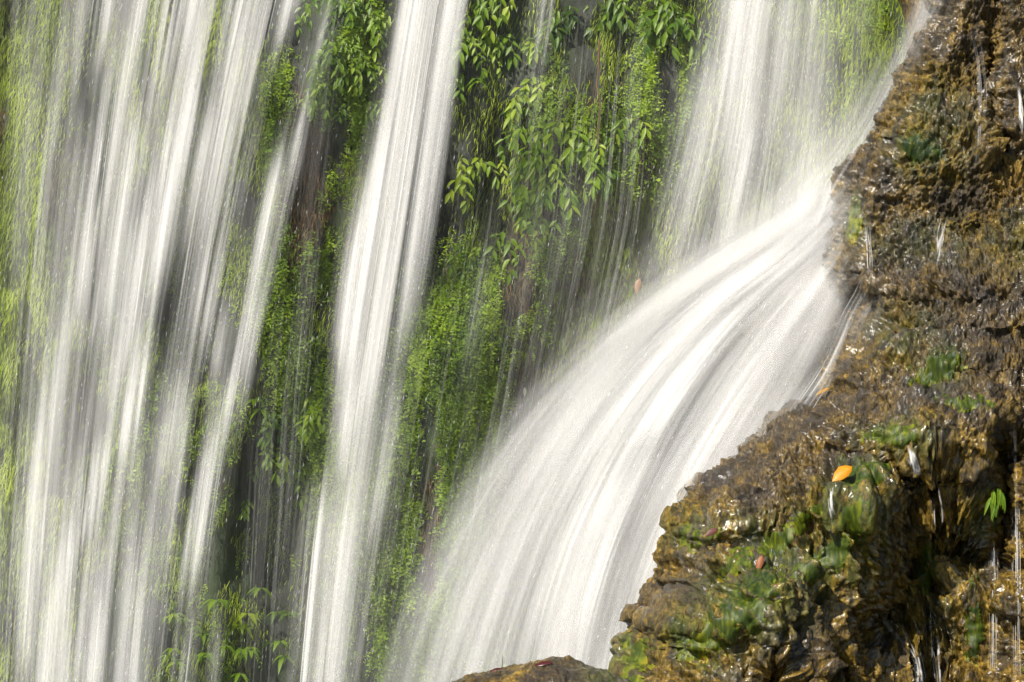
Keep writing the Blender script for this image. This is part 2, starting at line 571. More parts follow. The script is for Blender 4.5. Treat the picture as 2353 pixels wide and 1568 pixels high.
def on_boulder(dx, dy):
    """frontmost point of the boulder near a photo pixel, and its normal"""
    k = LOOK.get((int(dx / 5), int(dy / 5)))
    if k is None:
        k = int(np.argmin((FQX - dx) ** 2 + (FQY - dy) ** 2))
    return FRONT_V[k], FRONT_N[k]


# rock shoulder that carries the cascade, behind the boulder
SHO = np.array([(2090, 150), (2040, 300), (1960, 440), (1900, 560), (1800, 640), (1720, 715), (1680, 800), (1660, 930), (1640, 1050), (1600, 1200), (1570, 1350), (1540, 1568), (1520, 2000)], float)
shx, _, shz = P(SHO[:, 0], SHO[:, 1], -1.35)
sr = np.arange(-1.0, 5.0, 0.025)
sxl = np.interp(sr, shz[::-1], shx[::-1])
sv = []
tha = np.radians(np.linspace(-110, 80, 40))
for i, z in enumerate(sr):
    rr = 0.42
    sx_ = np.concatenate([sxl[i] + rr * (1 - np.cos(tha)), [sxl[i] + rr + 0.4, sxl[i] + rr + 1.0]])
    sy_ = np.concatenate([-1.25 - rr * np.sin(tha) * 0.8, [-1.6, -1.6]])
    sv.append(np.stack([sx_, sy_, np.full(len(sx_), z)], -1))
sv = np.array(sv)
sn = grid_normals(sv[..., 0], sv[..., 1], sv[..., 2])
sd = 0.09 * fbm(sv[..., 0] * 3, sv[..., 2] * 2, sv[..., 1] * 3, 4) + 0.04 * (0.5 - worley(sv[..., 0] * 9 + sv[..., 1] * 6, sv[..., 2] * 6))
sv = sv + sn * sd[..., None]
M_ROCK2 = rock_material("soaked_brown_rock")
sh = quads("rock_shoulder", sv.reshape(-1, 3) - ORG, grid_faces(*sv.shape[:2]), M_ROCK2, boulder_root, {"ledge": np.full(sv.shape[0] * sv.shape[1], 0.55), "green": np.zeros(sv.shape[0] * sv.shape[1])})

# ------------------------------------------------------------------ small rock at the bottom edge
RY = -4.2
prof = np.array([(880, 1760), (960, 1640), (1020, 1585), (1060, 1566), (1120, 1548), (1180, 1535), (1225, 1520), (1270, 1508), (1300, 1512), (1345, 1530), (1395, 1540), (1440, 1562), (1480, 1620), (1530, 1760)], float)
rxp, _, rzp = P(prof[:, 0], prof[:, 1], RY)
ca = np.linspace(rxp[0], rxp[-1], 240)
top = np.interp(ca, rxp, rzp)
ang = np.radians(np.linspace(-70, 100, 90))
base_z = rzp[0]
rv = []
for a in ang:
    k = np.cos(a)
    hgt_ = np.clip(top - base_z, 0, None)
    rv.append(np.stack([ca, np.full_like(ca, RY) - np.sin(a) * 0.45, base_z + hgt_ * np.sign(k) * np.abs(k) ** 0.8 - 0.35 * (1 - np.abs(k))], -1))
rv = np.array(rv)
rn = grid_normals(rv[..., 0], rv[..., 1], rv[..., 2])
rd = 0.02 * fbm(rv[..., 0] * 9, rv[..., 2] * 9, rv[..., 1] * 9, 4) + 0.008 * (0.5 - worley(rv[..., 0] * 34, rv[..., 1] * 34 + rv[..., 2] * 20))
rv = rv + np.where(rn[..., 2:3] < 0, -rn, rn) * rd[..., None]
low_rock = quads("rock", rv.reshape(-1, 3), grid_faces(*rv.shape[:2])[:, ::-1], rock_material("ochre_rock"), None,
                 {"ledge": np.clip(sstep(0.1, 0.5, rv[..., 0] + 0.05), 0, 0.9).ravel(), "green": (0.9 * np.exp(-((rv[..., 0] - 0.45) / 0.12) ** 2)).ravel()})  # ledge mask follows x here: shade on the right side painted as dark grey
tag(low_rock, "small rounded ochre rock with its shaded side painted dark, rising from the bottom edge under the white cascade", "rock")

# ------------------------------------------------------------------ spray hanging in the air before the cliff
nm = NT("spray_mist")
pv = nm.n("VolumePrincipled", ins={"Color": (0.95, 0.96, 0.95, 1), "Density": 0.022, "Anisotropy": 0.2})
nm.t.links.new(pv.outputs[0], nm.out.inputs["Volume"])
mb = [(-7, -1.55, -0.8), (7, -1.55, -0.8), (7, 1.6, -0.8), (-7, 1.6, -0.8), (-7, -1.55, 8), (7, -1.55, 8), (7, 1.6, 8), (-7, 1.6, 8)]
tag(quads("mist", mb, [[3, 2, 1, 0], [4, 5, 6, 7], [0, 1, 5, 4], [1, 2, 6, 5], [2, 3, 7, 6], [3, 0, 4, 7]], nm.m, smooth=False), "spray hanging in the air before the cliff", "mist", kind="stuff")

# ------------------------------------------------------------------ vegetation on the cliff
MX0, MX1, MY0, MY1, MS = -500, 2850, -500, 2050, 8
mxs = np.arange(MX0, MX1, MS)
mys = np.arange(MY0, MY1, MS)
MPX, MPY = np.meshgrid(mxs, mys)


def scatter(weight, n, rng):
    w = weight.ravel() / weight.sum()
    k = rng.choice(len(w), n, p=w)
    return MPX.ravel()[k] + rng.uniform(0, MS, n), MPY.ravel()[k] + rng.uniform(0, MS, n)


def norm(a):
    return a / (np.linalg.norm(a, axis=-1, keepdims=True) + 1e-9)


def blades(px, py, length, width, tint, rng, lean=-0.25, out=0.45, drop=0.0):
    """many thin two-segment blades hanging from the cliff, all in one array"""
    n = len(px)
    p0 = on_cliff(px, py, 0.0)
    d = norm(np.stack([rng.normal(lean, 0.24, n), -np.abs(rng.normal(out, 0.3, n)), rng.normal(-0.9, 0.25, n)], -1))
    side = norm(np.cross(d, rng.normal(0, 1, (n, 3)) * 0.6 + np.array([0, -1, 0.5])))
    L, W = length[:, None], width[:, None]
    p0 = p0 - d * L * 0.15
    p1 = p0 + d * L * 0.5
    d2 = norm(d + np.array([0, 0.15, -0.7]))
    p2 = p1 + d2 * L * 0.5
    V = np.stack([p0 - side * W * .5, p0 + side * W * .5, p1 - side * W, p1 + side * W, p2 - side * W * .1, p2 + side * W * .1], 1)
    o = np.arange(n)[:, None] * 6
    F = np.concatenate([o + np.array([[0, 1, 3, 2]]), o + np.array([[2, 3, 5, 4]])])
    return V.reshape(-1, 3), F, np.repeat(tint, 6)


clump = 0.5 + 0.5 * fbm(MPX / 70.0, MPY / 160.0, 1.0, 4)
clump = np.clip(clump, 0, 1)
mossw = gauss_map([(40, 500, 150, 900, 1.0), (60, 1100, 110, 500, 1.1), (-200, 800, 300, 1200, .8), (1985, 150, 150, 330, 2.4), (2150, 300, 300, 500, .8), (1380, 720, 80, 260, .8), (1310, 640, 60, 220, .8), (1530, 200, 90, 300, .9), (1450, 420, 120, 200, .7), (1350, 900, 100, 200, .5), (1560, 560, 100, 200, .6), (1250, 1200, 120, 200, .4), (1180, 850, 60, 200, .3), (1430, 600, 160, 280, 1.1),
                   (1000, 1400, 220, 300, .7), (1320, 110, 130, 140, .7), (640, 500, 90, 400, .6), (830, 300, 80, 300, .6), (1250, 450, 250, 400, .45), (1080, 800, 120, 300, .5), (1110, 1100, 70, 260, .6), (400, 300, 300, 600, .6), (300, 1200, 300, 600, .55), (850, 1250, 200, 400, .4), (700, 650, 60, 300, .35), (1750, 400, 200, 500, .5)], MPX, MPY)
mossw = mossw * sstep(0.2, 0.62, clump) + 0.25 * gauss_map([(1985, 150, 130, 330, 1.6), (40, 500, 120, 1200, .8)], MPX, MPY)
r1 = np.random.default_rng(21)
NM = 210000
mpx, mpy = scatter(mossw, NM, r1)
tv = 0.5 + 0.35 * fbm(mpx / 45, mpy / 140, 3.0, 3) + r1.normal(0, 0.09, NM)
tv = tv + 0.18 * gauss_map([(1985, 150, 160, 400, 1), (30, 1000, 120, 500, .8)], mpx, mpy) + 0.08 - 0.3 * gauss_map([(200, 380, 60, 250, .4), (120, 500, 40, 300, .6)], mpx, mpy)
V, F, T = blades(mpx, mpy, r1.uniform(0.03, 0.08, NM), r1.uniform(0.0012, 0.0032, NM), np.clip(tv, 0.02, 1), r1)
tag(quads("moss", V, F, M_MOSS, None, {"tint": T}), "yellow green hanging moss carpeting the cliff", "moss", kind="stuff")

# brown hanging rootlets
rootw = gauss_map([(1350, 700, 170, 300, 1), (680, 450, 60, 200, 1.2), (1400, 450, 120, 200, .8), (1190, 1000, 90, 240, .8), (850, 430, 50, 180, .6), (1000, 1350, 120, 250, .5), (1560, 750, 120, 160, .5)], MPX, MPY) * sstep(0.2, 0.8, 1 - clump)
NR = 9000
rpx, rpy = scatter(rootw, NR, r1)
V, F, T = blades(rpx, rpy, r1.uniform(0.03, 0.11, NR), r1.uniform(0.0015, 0.004, NR), np.clip(r1.normal(0.5, 0.25, NR), 0, 1), r1, -0.1, 0.3)
tag(quads("root_foliage", V, F, M_ROOT, None, {"tint": T}), "brown dead rootlets hanging from the bare patches of cliff", "roots", kind="stuff")


def fronds(px, py, rng, L, tint, nl=6):
    """pinnate fern fronds: nl pairs of leaflets along an arching rib"""
    n = len(px)
    p0 = on_cliff(px, py, 0.01)
    d = norm(np.stack([rng.normal(-0.25, 0.6, n), -np.abs(rng.normal(0.7, 0.3, n)), rng.normal(-0.35, 0.4, n)], -1))
    up = np.array([0, -0.6, 0.8])
    s = norm(np.cross(d, up + rng.normal(0, 0.25, (n, 3))))
    Vs, Fs, Ts = [], [], []
    k = 0
    for i in range(nl):
        t = (i + 0.5) / nl
        q = p0 + d * (L * t)[:, None] + np.array([0, 0.1, -0.75]) * (L * t * t)[:, None]
        dd = norm(d + np.array([0, 0.1, -1.3]) * t)
        for sg in (-1, 1):
            ll = (L * 0.34 * math.sin(math.pi * (0.15 + 0.75 * t)) * rng.uniform(0.25, 1.25, n))[:, None]
            ax = norm(s * sg + dd * 0.45 + rng.normal(0, 0.4, (n, 3)))
            wv = norm(dd + rng.normal(0, 0.2, (n, 3))) * ll * 0.3
            a, b = q, q + ax * ll
            m = q + ax * ll * 0.5 + np.array([0, 0, 0.06]) * ll
            Vs.append(np.stack([a, m - wv, b, m + wv], 1))
            Fs.append(k + np.arange(n)[:, None] * 4 + np.array([[0, 1, 2, 3]]))
            Ts.append(np.repeat(np.clip(tint + rng.normal(0, .06, n), 0, 1), 4))
            k += n * 4
    return np.concatenate([v.reshape(-1, 3) for v in Vs]), np.concatenate(Fs), np.concatenate(Ts)


fernw = gauss_map([(1040, 830, 110, 230, 1.2), (1120, 700, 110, 70, .9), (980, 950, 60, 200, .8), (1090, 1120, 90, 200, 1.0), (960, 1250, 110, 200, .9), (920, 1450, 140, 200, .8), (640, 640, 50, 130, 1.0), (660, 250, 50, 160, .8), (740, 200, 80, 180, .9), (830, 150, 60, 170, .9), (760, 380, 50, 160, .6), (700, 560, 70, 120, .7), (1270, 540, 60, 50, .9), (1520, 180, 60, 180, .8), (1440, 300, 60, 100, .5), (680, 870, 60, 110, .9), (720, 980, 60, 150, .7), (730, 1150, 40, 80, .4),
                   (1300, 250, 90, 130, .4), (1180, 600, 80, 70, .5), (850, 1080, 90, 200, .6), (420, 1100, 200, 500, .12), (1080, 1300, 80, 200, .5), (2100, 100, 200, 300, .3)], MPX, MPY) * sstep(0.25, 0.62, clump)
NF = 17000
fpx, fpy = scatter(fernw, NF, r1)
ft = 0.58 + 0.3 * fbm(fpx / 60, fpy / 90, 7.0, 2) + r1.normal(0, 0.12, NF)
V, F, T = fronds(fpx, fpy, r1, r1.uniform(0.035, 0.095, NF), np.clip(ft, 0.12, 1))
tag(quads("fern_foliage", V, F, M_FERN, None, {"tint": T}), "small bright green ferns matted over the cliff between the falls", "ferns", kind="stuff")

# leafy plants, each a thing of its own
LT = np.array([0.0, 0.18, 0.42, 0.68, 0.88, 1.0])
LW = np.array([0.06, 0.62, 1.0, 0.78, 0.36, 0.03])


def leaf(acc, base, d, up, L, W, tint, droop):
    d = norm(np.asarray(d, float))
    s = norm(np.cross(d, up))
    nn = np.cross(s, d)
    c = base + np.outer(LT * L, d) + np.outer(LT ** 2 * L * droop, (0, 0.02, -1))
    rows = []
    for i in range(len(LT)):
        w = LW[i] * W * 0.5
        rows.append(np.stack([c[i] - s * w + nn * w * 0.35, c[i], c[i] + s * w + nn * w * 0.35]))
    acc.add(np.concatenate(rows), grid_faces(len(LT), 3), tint=tint)


def tube(acc, pts, r0, r1_, tint=0.5, ns=5):
    pts = np.asarray(pts, float)
    n = len(pts)
    t = norm(np.gradient(pts, axis=0))
    a = norm(np.cross(t, np.array([0.3, 0.9, 0.2])))
    b = np.cross(t, a)
    an = np.linspace(0, 2 * np.pi, ns + 1)
    rad = np.linspace(r0, r1_, n)[:, None, None]
    V = pts[:, None, :] + rad * (np.cos(an)[None, :, None] * a[:, None, :] + np.sin(an)[None, :, None] * b[:, None, :])
    acc.add(V.reshape(-1, 3), grid_faces(n, ns + 1), tint=tint)


M_STEM = leaf_material("green_stem", [(0.0, (0.05, 0.04, 0.015)), (1.0, (0.10, 0.12, 0.03))], 0.5, 0.0)


def plant(dx, dy, kind, size, n, tint, label, leaf_px=34, seed=0):
    rng = np.random.default_rng(1000 + seed)
    rr = size * PX
    leaf_px = leaf_px * 0.72
    n = int(n * 1.6) if kind == 'hang' else n
    tint = tint + 0.03
    p0 = on_cliff(np.array([dx]), np.array([dy - 0.3 * size]), 0.0)[0]
    root = empty("leafy_plant", p0)
    fol, stem = Acc(), Acc()
    for i in range(n):
        a = rng.uniform(-1, 1)
        L = leaf_px * PX * rng.uniform(0.75, 1.2)
        tt = float(np.clip(tint + rng.normal(0, 0.14), 0.02, 1))
        if kind == "whorl":
            sp = p0 + np.array([rng.normal(0, .5) * rr, -rng.uniform(0.08, 0.22), rng.normal(0, .5) * rr])
            mid = (p0 + sp) / 2 + np.array([0, 0, 0.04])
            tube(stem, [p0, mid, sp], 0.004, 0.002)
            m = rng.integers(4, 7)
            ph = rng.uniform(0, 6.28)
            for k in range(m):
                an = ph + 6.283 * k / m + rng.normal(0, .15)
                d = np.array([math.cos(an), 0.75 * math.sin(an) - 0.25, 0.12 + rng.normal(0, .12)])
                leaf(fol, sp, d, np.array([0, -0.25, 1.0]), L * rng.uniform(.8, 1.15), L * 0.36, tt + rng.normal(0, .06), rng.uniform(.55, .95))
        else:
            # hanging sprig with alternate leaves
            q0 = p0 + np.array([rng.normal(0, .4) * rr, -0.02, rng.uniform(-.2, .5) * rr])
            ln = rr * rng.uniform(0.7, 1.3)
            d0 = norm(np.array([a * 0.8 - 0.15, -rng.uniform(.4, .9), rng.uniform(-.3, .5)]))
            ts = np.linspace(0, 1, 7)
            pts = q0 + np.outer(ts * ln, d0) + np.outer(ts ** 2 * ln, (0, 0.25, -0.9))
            tube(stem, pts, 0.003, 0.0012)
            nl = max(4, int(ln / (L * 0.45)))
            for k in range(nl):
                t = (k + 0.7) / nl
                c = q0 + d0 * t * ln + np.array([0, 0.25, -0.9]) * t * t * ln
                tn = norm(d0 + np.array([0, 0.5, -1.8]) * t)
                sg = 1 if k % 2 else -1
                sd_ = norm(np.cross(tn, (0, -1, 0.3))) * sg
                d = tn * 0.55 + sd_ * 0.75 + np.array([0, -0.25, -0.25]) + rng.normal(0, .18, 3)
                leaf(fol, c, d, np.array([0, -0.7, 0.7]) + rng.normal(0, .2, 3), L * rng.uniform(.75, 1.1), L * rng.uniform(.3, .5), tt + rng.normal(0, .07), rng.uniform(.2, .6))
            leaf(fol, pts[-1], norm(np.array([rng.normal(0, .3), -.2, -1])), np.array([0, -1, .3]), L, L * .4, tt, .1)
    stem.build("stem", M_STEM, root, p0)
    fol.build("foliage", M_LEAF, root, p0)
    tag(root, label, "plant", "leafy plants growing on the cliff")
    return root


PLANTS = [
    # x, y, kind, size, sprigs, tint, leaf length, label
    (1120, 25, "hang", 75, 7, .62, 40, "leafy plant hanging from the top edge just beside the middle fall"),
    (1078, 115, "hang", 55, 5, .5, 36, "green sprig touching the bright edge of the middle fall, below the topmost plant"),
    (1140, 105, "hang", 60, 5, .62, 36, "bushy sprig of pointed leaves under the plant at the top edge beside the middle fall"),
    (1098, 200, "whorl", 18, 2, .6, 42, "lone star of drooping leaves in the dark gap beside the middle fall"),
    (1070, 190, "hang", 36, 3, .45, 30, "small dark sprig at the edge of the middle fall next to the star of leaves"),
    (790, 30, "hang", 70, 7, .5, 30, "dark green plant at the top edge between the thin stream and the middle fall"),
    (855, 75, "hang", 60, 6, .66, 32, "bright plant at the top touching the left side of the middle fall"),
    (760, 140, "hang", 65, 6, .55, 30, "leafy clump just beside the upper thin stream"),
    (830, 165, "hang", 55, 5, .7, 28, "yellow green sprig left of the middle fall below the bright top plant"),
    (742, 225, "hang", 50, 5, .62, 30, "sprig hanging lowest beside the upper thin stream"),
    (840, 260, "hang", 45, 4, .45, 26, "small sprig against the middle fall above the brown rootlets"),
    (1240, 115, "hang", 45, 3, .8, 36, "pale sprig seen through the faint narrow fall"),
    (1255, 205, "hang", 50, 5, .75, 34, "pale leafy sprig at the foot of the faint narrow fall"),
    (1195, 240, "hang", 45, 4, .62, 34, "sprig on the dark cliff above the big shiny leaf cluster"),
    (1215, 320, "hang", 62, 7, .62, 38, "sprig on the upper edge of the big shiny leaf cluster facing the middle fall"),
    (1300, 335, "hang", 70, 8, .72, 40, "brightest shiny plant in the middle of the big leaf cluster"),
    (1260, 390, "hang", 62, 7, .68, 40, "plant with large glossy leaves in the heart of the big leaf cluster"),
    (1345, 385, "hang", 55, 5, .6, 40, "glossy plant at the right flank of the big leaf cluster beside the hanging vine"),
    (1250, 455, "hang", 62, 6, .58, 36, "dark leaved sprig under the large glossy leaves of the big cluster"),
    (1305, 450, "hang", 62, 6, .7, 36, "bright hanging sprig at the lower right of the big leaf cluster"),
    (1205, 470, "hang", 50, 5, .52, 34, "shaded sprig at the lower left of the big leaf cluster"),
    (1260, 530, "hang", 45, 4, .75, 28, "bright fern like sprig ending the big leaf cluster at its bottom"),
    (1090, 405, "hang", 60, 5, .8, 34, "light green sprig reaching toward the middle fall from the dark cliff"),
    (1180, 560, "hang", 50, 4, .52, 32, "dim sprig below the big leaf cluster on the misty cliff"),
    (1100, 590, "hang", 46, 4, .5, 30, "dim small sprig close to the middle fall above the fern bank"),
    (1440, 300, "hang", 46, 4, .6, 36, "small plant with three broad leaves beside the hanging vine"),
    (1400, 265, "hang", 40, 3, .5, 32, "dim sprig just right of the hanging vine above the broad leaved plant"),
    (1425, 20, "hang", 60, 5, .42, 38, "dark plant at the top edge near the hanging vine"),
    (1500, 40, "hang", 65, 5, .45, 40, "dark broad leaved plant at the top edge near the veil fall"),
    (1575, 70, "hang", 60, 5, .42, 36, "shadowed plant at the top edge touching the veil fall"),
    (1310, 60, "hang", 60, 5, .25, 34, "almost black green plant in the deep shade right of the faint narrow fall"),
    (592, 925, "whorl", 26, 3, .55, 38, "drooping plant at the top of the dark gap beside the broad fall"),
    (602, 985, "hang", 46, 4, .6, 32, "glossy sprig in the dark gap below the drooping plant"),
    (605, 1065, "hang", 42, 4, .58, 34, "lower sprig with long leaves in the dark gap beside the broad fall"),
    (690, 925, "hang", 50, 5, .66, 34, "plant between the dark gap and the middle fall, beside the drooping plant"),
    (720, 985, "hang", 55, 5, .66, 34, "plant touching the middle fall's left edge at the height of the dark gap"),
    (690, 1085, "hang", 50, 5, .62, 32, "leafy sprig under the plants that edge the middle fall"),
    (690, 1160, "hang", 45, 4, .52, 30, "last sprig above the shaded hollow left of the middle fall"),
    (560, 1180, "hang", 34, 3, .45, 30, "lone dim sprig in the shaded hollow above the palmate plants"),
    (600, 1360, "whorl", 16, 1, .62, 50, "red tinged palmate plant topmost of the bottom clump"),
    (565, 1425, "whorl", 22, 2, .66, 48, "palmate plant with wide drooping leaves at the heart of the bottom clump"),
    (640, 1420, "whorl", 26, 3, .6, 46, "palmate plant in the bottom clump nearest the middle fall"),
    (500, 1395, "whorl", 24, 2, .7, 46, "palmate plant half veiled by thin water at the top of the bottom clump"),
    (452, 1440, "whorl", 26, 3, .72, 44, "pale palmate plant behind the last threads of the broad fall"),
    (490, 1510, "whorl", 26, 3, .64, 44, "palmate plant low in the bottom clump beside a thin water thread"),
    (575, 1495, "whorl", 26, 3, .55, 46, "palmate plant below the wide drooping one in the bottom clump"),
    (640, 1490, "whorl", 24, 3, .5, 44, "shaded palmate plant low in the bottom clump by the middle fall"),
    (560, 1560, "whorl", 26, 3, .5, 44, "palmate plant cut by the bottom edge"),
    (390, 1430, "whorl", 26, 3, .75, 42, "whitish palmate plant deep behind the broad fall"),
    (400, 1520, "whorl", 26, 3, .7, 42, "veiled palmate plant low behind the broad fall"),
]
for i, (x, y, k, s, n_, t, lp, lab) in enumerate(PLANTS):
    plant(x, y, k, s, n_, t, lab, lp, i)

# hanging vine, two pale dead leaves on the wall
va = Acc()
vp = on_cliff(np.full(14, 1378.0) + np.random.default_rng(2).normal(0, 2, 14) + np.linspace(0, -12, 14), np.linspace(90, 560, 14), 0.10)
tube(va, vp, 0.006, 0.004, 0.7)
tag(va.build("hanging_vine", M_ROOT), "thin brown vine hanging straight down the mossy cliff", "vine")
M_TAN = plain_leaf("tan_dead_leaf", (0.42, 0.2, 0.09), (0.55, 0.32, 0.17), 0.5)
M_PALE = plain_leaf("pale_dead_leaf", (0.5, 0.42, 0.33), (0.62, 0.55, 0.45), 0.5)


def loose_leaf(p, d, up, L, W, mat, label, droop=0.15):
    a = Acc()
    leaf(a, p, d, np.asarray(up, float), L, W, 0.5, droop)
    o = a.build("fallen_leaf", mat)
    so = o.modifiers.new("thickness", "SOLIDIFY")
    so.thickness = 0.0012
    return tag(o, label, "leaf")


loose_leaf(on_cliff(np.array([1470.]), np.array([640.]), 0.09)[0], (-.25, -.1, -1), (0, -1, .2), 0.085, 0.04, M_TAN, "tan dead leaf stuck on the mossy cliff left of the cascade")
loose_leaf(on_cliff(np.array([1206.]), np.array([890.]), 0.09)[0], (0, -.1, -1), (0, -1, .2), 0.05, 0.022, M_PALE, "pale curled dead leaf on the bare cliff beside the fern bank")

# ------------------------------------------------------------------ falling water
def resample(g, n=48):
    g = np.asarray(g, float)
    s = np.concatenate([[0], np.cumsum(np.hypot(np.diff(g[:, 0]), np.diff(g[:, 1])))])
    t = np.linspace(0, s[-1], n)
    # smooth through the points
    x, y = np.interp(t, s, g[:, 0]), np.interp(t, s, g[:, 1])
    for _ in range(6):
        x[1:-1] = (x[:-2] + 2 * x[1:-1] + x[2:]) / 4
        y[1:-1] = (y[:-2] + 2 * y[1:-1] + y[2:]) / 4
    return np.stack([x, y], -1)


class Density:
    """how much water there is, over the sheet of one fall"""
    def __init__(s, base=0.0):
        s.a = np.zeros(MPX4.shape) + base

    def strand(s, pts, gain=1.0):
        p = np.asarray(pts, float)
        xc = np.interp(MY4, p[:, 1], p[:, 0])[:, None]
        w = np.interp(MY4, p[:, 1], p[:, 2])[:, None]
        i = np.interp(MY4, p[:, 1], p[:, 3], left=0, right=0)[:, None]
        i = i * sstep(p[0, 1] - 1, p[0, 1] + 90, MY4)[:, None] if p[0, 1] > -200 else i
        i = i * (1 - sstep(p[-1, 1] - 90, p[-1, 1] + 1, MY4))[:, None] if p[-1, 1] < 1650 else i
        g = gain * i * np.exp(-np.abs((MPX4 - xc) / w) ** 2.2)
        s.a = 1 - (1 - s.a) * (1 - np.clip(g, 0, 0.98))

    def hole(s, cx, cy_, rx, ry, amt, slope=-0.2):
        xx = MPX4 - cx - slope * (MPY4 - cy_)
        s.a = s.a * (1 - amt * np.exp(-((xx / rx) ** 2 + ((MPY4 - cy_) / ry) ** 2)))

    def __call__(s, x, y):
        i = np.clip(((y - MY4[0]) / 4).astype(int), 0, len(MY4) - 1)
        j = np.clip(((x - MX4[0]) / 4).astype(int), 0, len(MX4) - 1)
        return s.a[i, j]


MX4 = np.arange(-200, 2600, 4.0)
MY4 = np.arange(-450, 1900, 4.0)
MPX4, MPY4 = np.meshgrid(MX4, MY4)


def threads(acc, guides, dens, N, wpx, lens, kf, amp, depth, rng, thick=0.25, cut=0.012, gam=1.6):
    """N ribbons of water that follow the guides; depth(u, t) gives the distance of the sheet"""
    G = np.array([resample(g) for g in guides])
    ng, nt = G.shape[:2]
    for _ in range(N):
        u0 = rng.uniform(-0.8, ng - 1 + 0.55)
        ln = rng.uniform(*lens)
        t0 = rng.uniform(-0.35 * ln, 1 - 0.65 * ln)
        ta, tb = max(t0, 0), min(t0 + ln, 1)
        if tb - ta < 0.03:
            continue
        K = int((tb - ta) * 26) + 4
        ts = np.linspace(ta, tb, K)
        uu = u0 + rng.normal(0, 0.03) * (ts - ta)
        i = np.clip(np.floor(uu).astype(int), 0, ng - 2)
        fu = (uu - i)[:, None]
        tt = ts * (nt - 1.001)
        j = tt.astype(int)
        ft = (tt - j)[:, None]
        j2 = np.minimum(j + 1, nt - 1)
        i2 = np.minimum(i + 1, ng - 1)
        q = (G[i, j] * (1 - ft) + G[i, j2] * ft) * (1 - fu) + (G[i2, j] * (1 - ft) + G[i2, j2] * ft) * fu
        tau = np.linspace(0, 1, K)
        a = rng.uniform(*amp) * np.sin(np.pi * np.clip(tau, 0.02, 0.98)) ** 0.9
        al = a * dens(q[:, 0] + rng.normal(0, 6), q[:, 1] + rng.normal(0, 30)) ** gam
        if kf < 5:
            al = al * np.clip(0.75 + 0.5 * vnoise(ts * rng.uniform(5, 14), rng.uniform(0, 99)), 0.05, 1.3)
        if al.max() < cut * 2:
            continue
        Y = depth(np.clip(uu / (ng - 1), 0, 1), ts) + rng.normal(0, 0.10)
        x, y, z = P(q[:, 0], q[:, 1], Y)
        c = np.stack([x, y, z], -1)
        tn = norm(np.gradient(c, axis=0))
        lat = norm(np.cross(tn, np.array([0, 1.0, 0])))
        nn = np.cross(lat, tn)
        ro = rng.normal(0, 0.45)
        lat, nn = lat * math.cos(ro) + nn * math.sin(ro), nn * math.cos(ro) - lat * math.sin(ro)
        w = PX * math.exp(rng.uniform(math.log(wpx[0]), math.log(wpx[1]))) * 0.5 * (0.55 + 0.45 * np.sin(np.pi * tau) ** 0.5)
        w = w[:, None]
        V = np.stack([c - lat * w, c + nn * w * thick, c + lat * w], 1).reshape(-1, 3)
        s = rng.uniform(0, 100)
        dist = np.concatenate([[0], np.cumsum(np.linalg.norm(np.diff(c, axis=0), axis=1))])
        th = np.stack([np.tile([-1, 0, 1], K), np.repeat(dist + s, 3), np.full(3 * K, s * 7.3)], -1)
        fl = np.stack([np.repeat(al, 3), np.full(3 * K, kf), np.zeros(3 * K)], -1)
        keep = np.maximum(al[:-1], al[1:]) > cut
        F = grid_faces(K, 3).reshape(K - 1, 2, 4)[keep].reshape(-1, 4)
        if len(F):
            acc.add(V, F, thread=th, flow=fl)


def fall(name, label, guides, dens, depth, broad, medium, fine, seed, broad_w=(45, 110), med_w=(10, 30), fine_w=(2.5, 6), lens=(0.25, 0.8), amp=1.0, gam=1.6, puffs=0, kf=9.0, thin=1.0):
    rng = np.random.default_rng(seed)
    root = empty(name, np.array(P(guides[0][0][0], 0.0, -0.7)).ravel())
    org = np.array(root.location)
    acc = Acc()
    threads(acc, guides, dens, broad, broad_w, lens, kf, (0.2 * amp, 0.42 * amp), depth, rng, gam=gam)
    if puffs:
        threads(acc, guides, dens, puffs, (110, 280), (0.15, 0.45), 5.5, (0.05, 0.16), depth, rng, gam=0.7)
    acc.build("water_veil", M_VEIL, root, org)
    acc = Acc()
    threads(acc, guides, dens, medium, med_w, lens, 3.5, (0.25 * amp * thin, 0.65 * amp * thin), depth, rng, gam=gam)
    threads(acc, guides, dens, fine, fine_w, (lens[0] * 0.4, lens[1] * 0.7), 1.2, (0.3 * amp * thin, 0.8 * amp * thin), depth, rng, 0.6, gam=gam)
    acc.build("water_threads", M_WATER, root, org)
    return tag(root, label, "waterfall")


# the broad fall on the left
def lf(x0, y, f):
    a, b = 0.11 + 0.15 * f, 0.000018 + 0.00003 * f
    return x0 - a * y + b * y * y


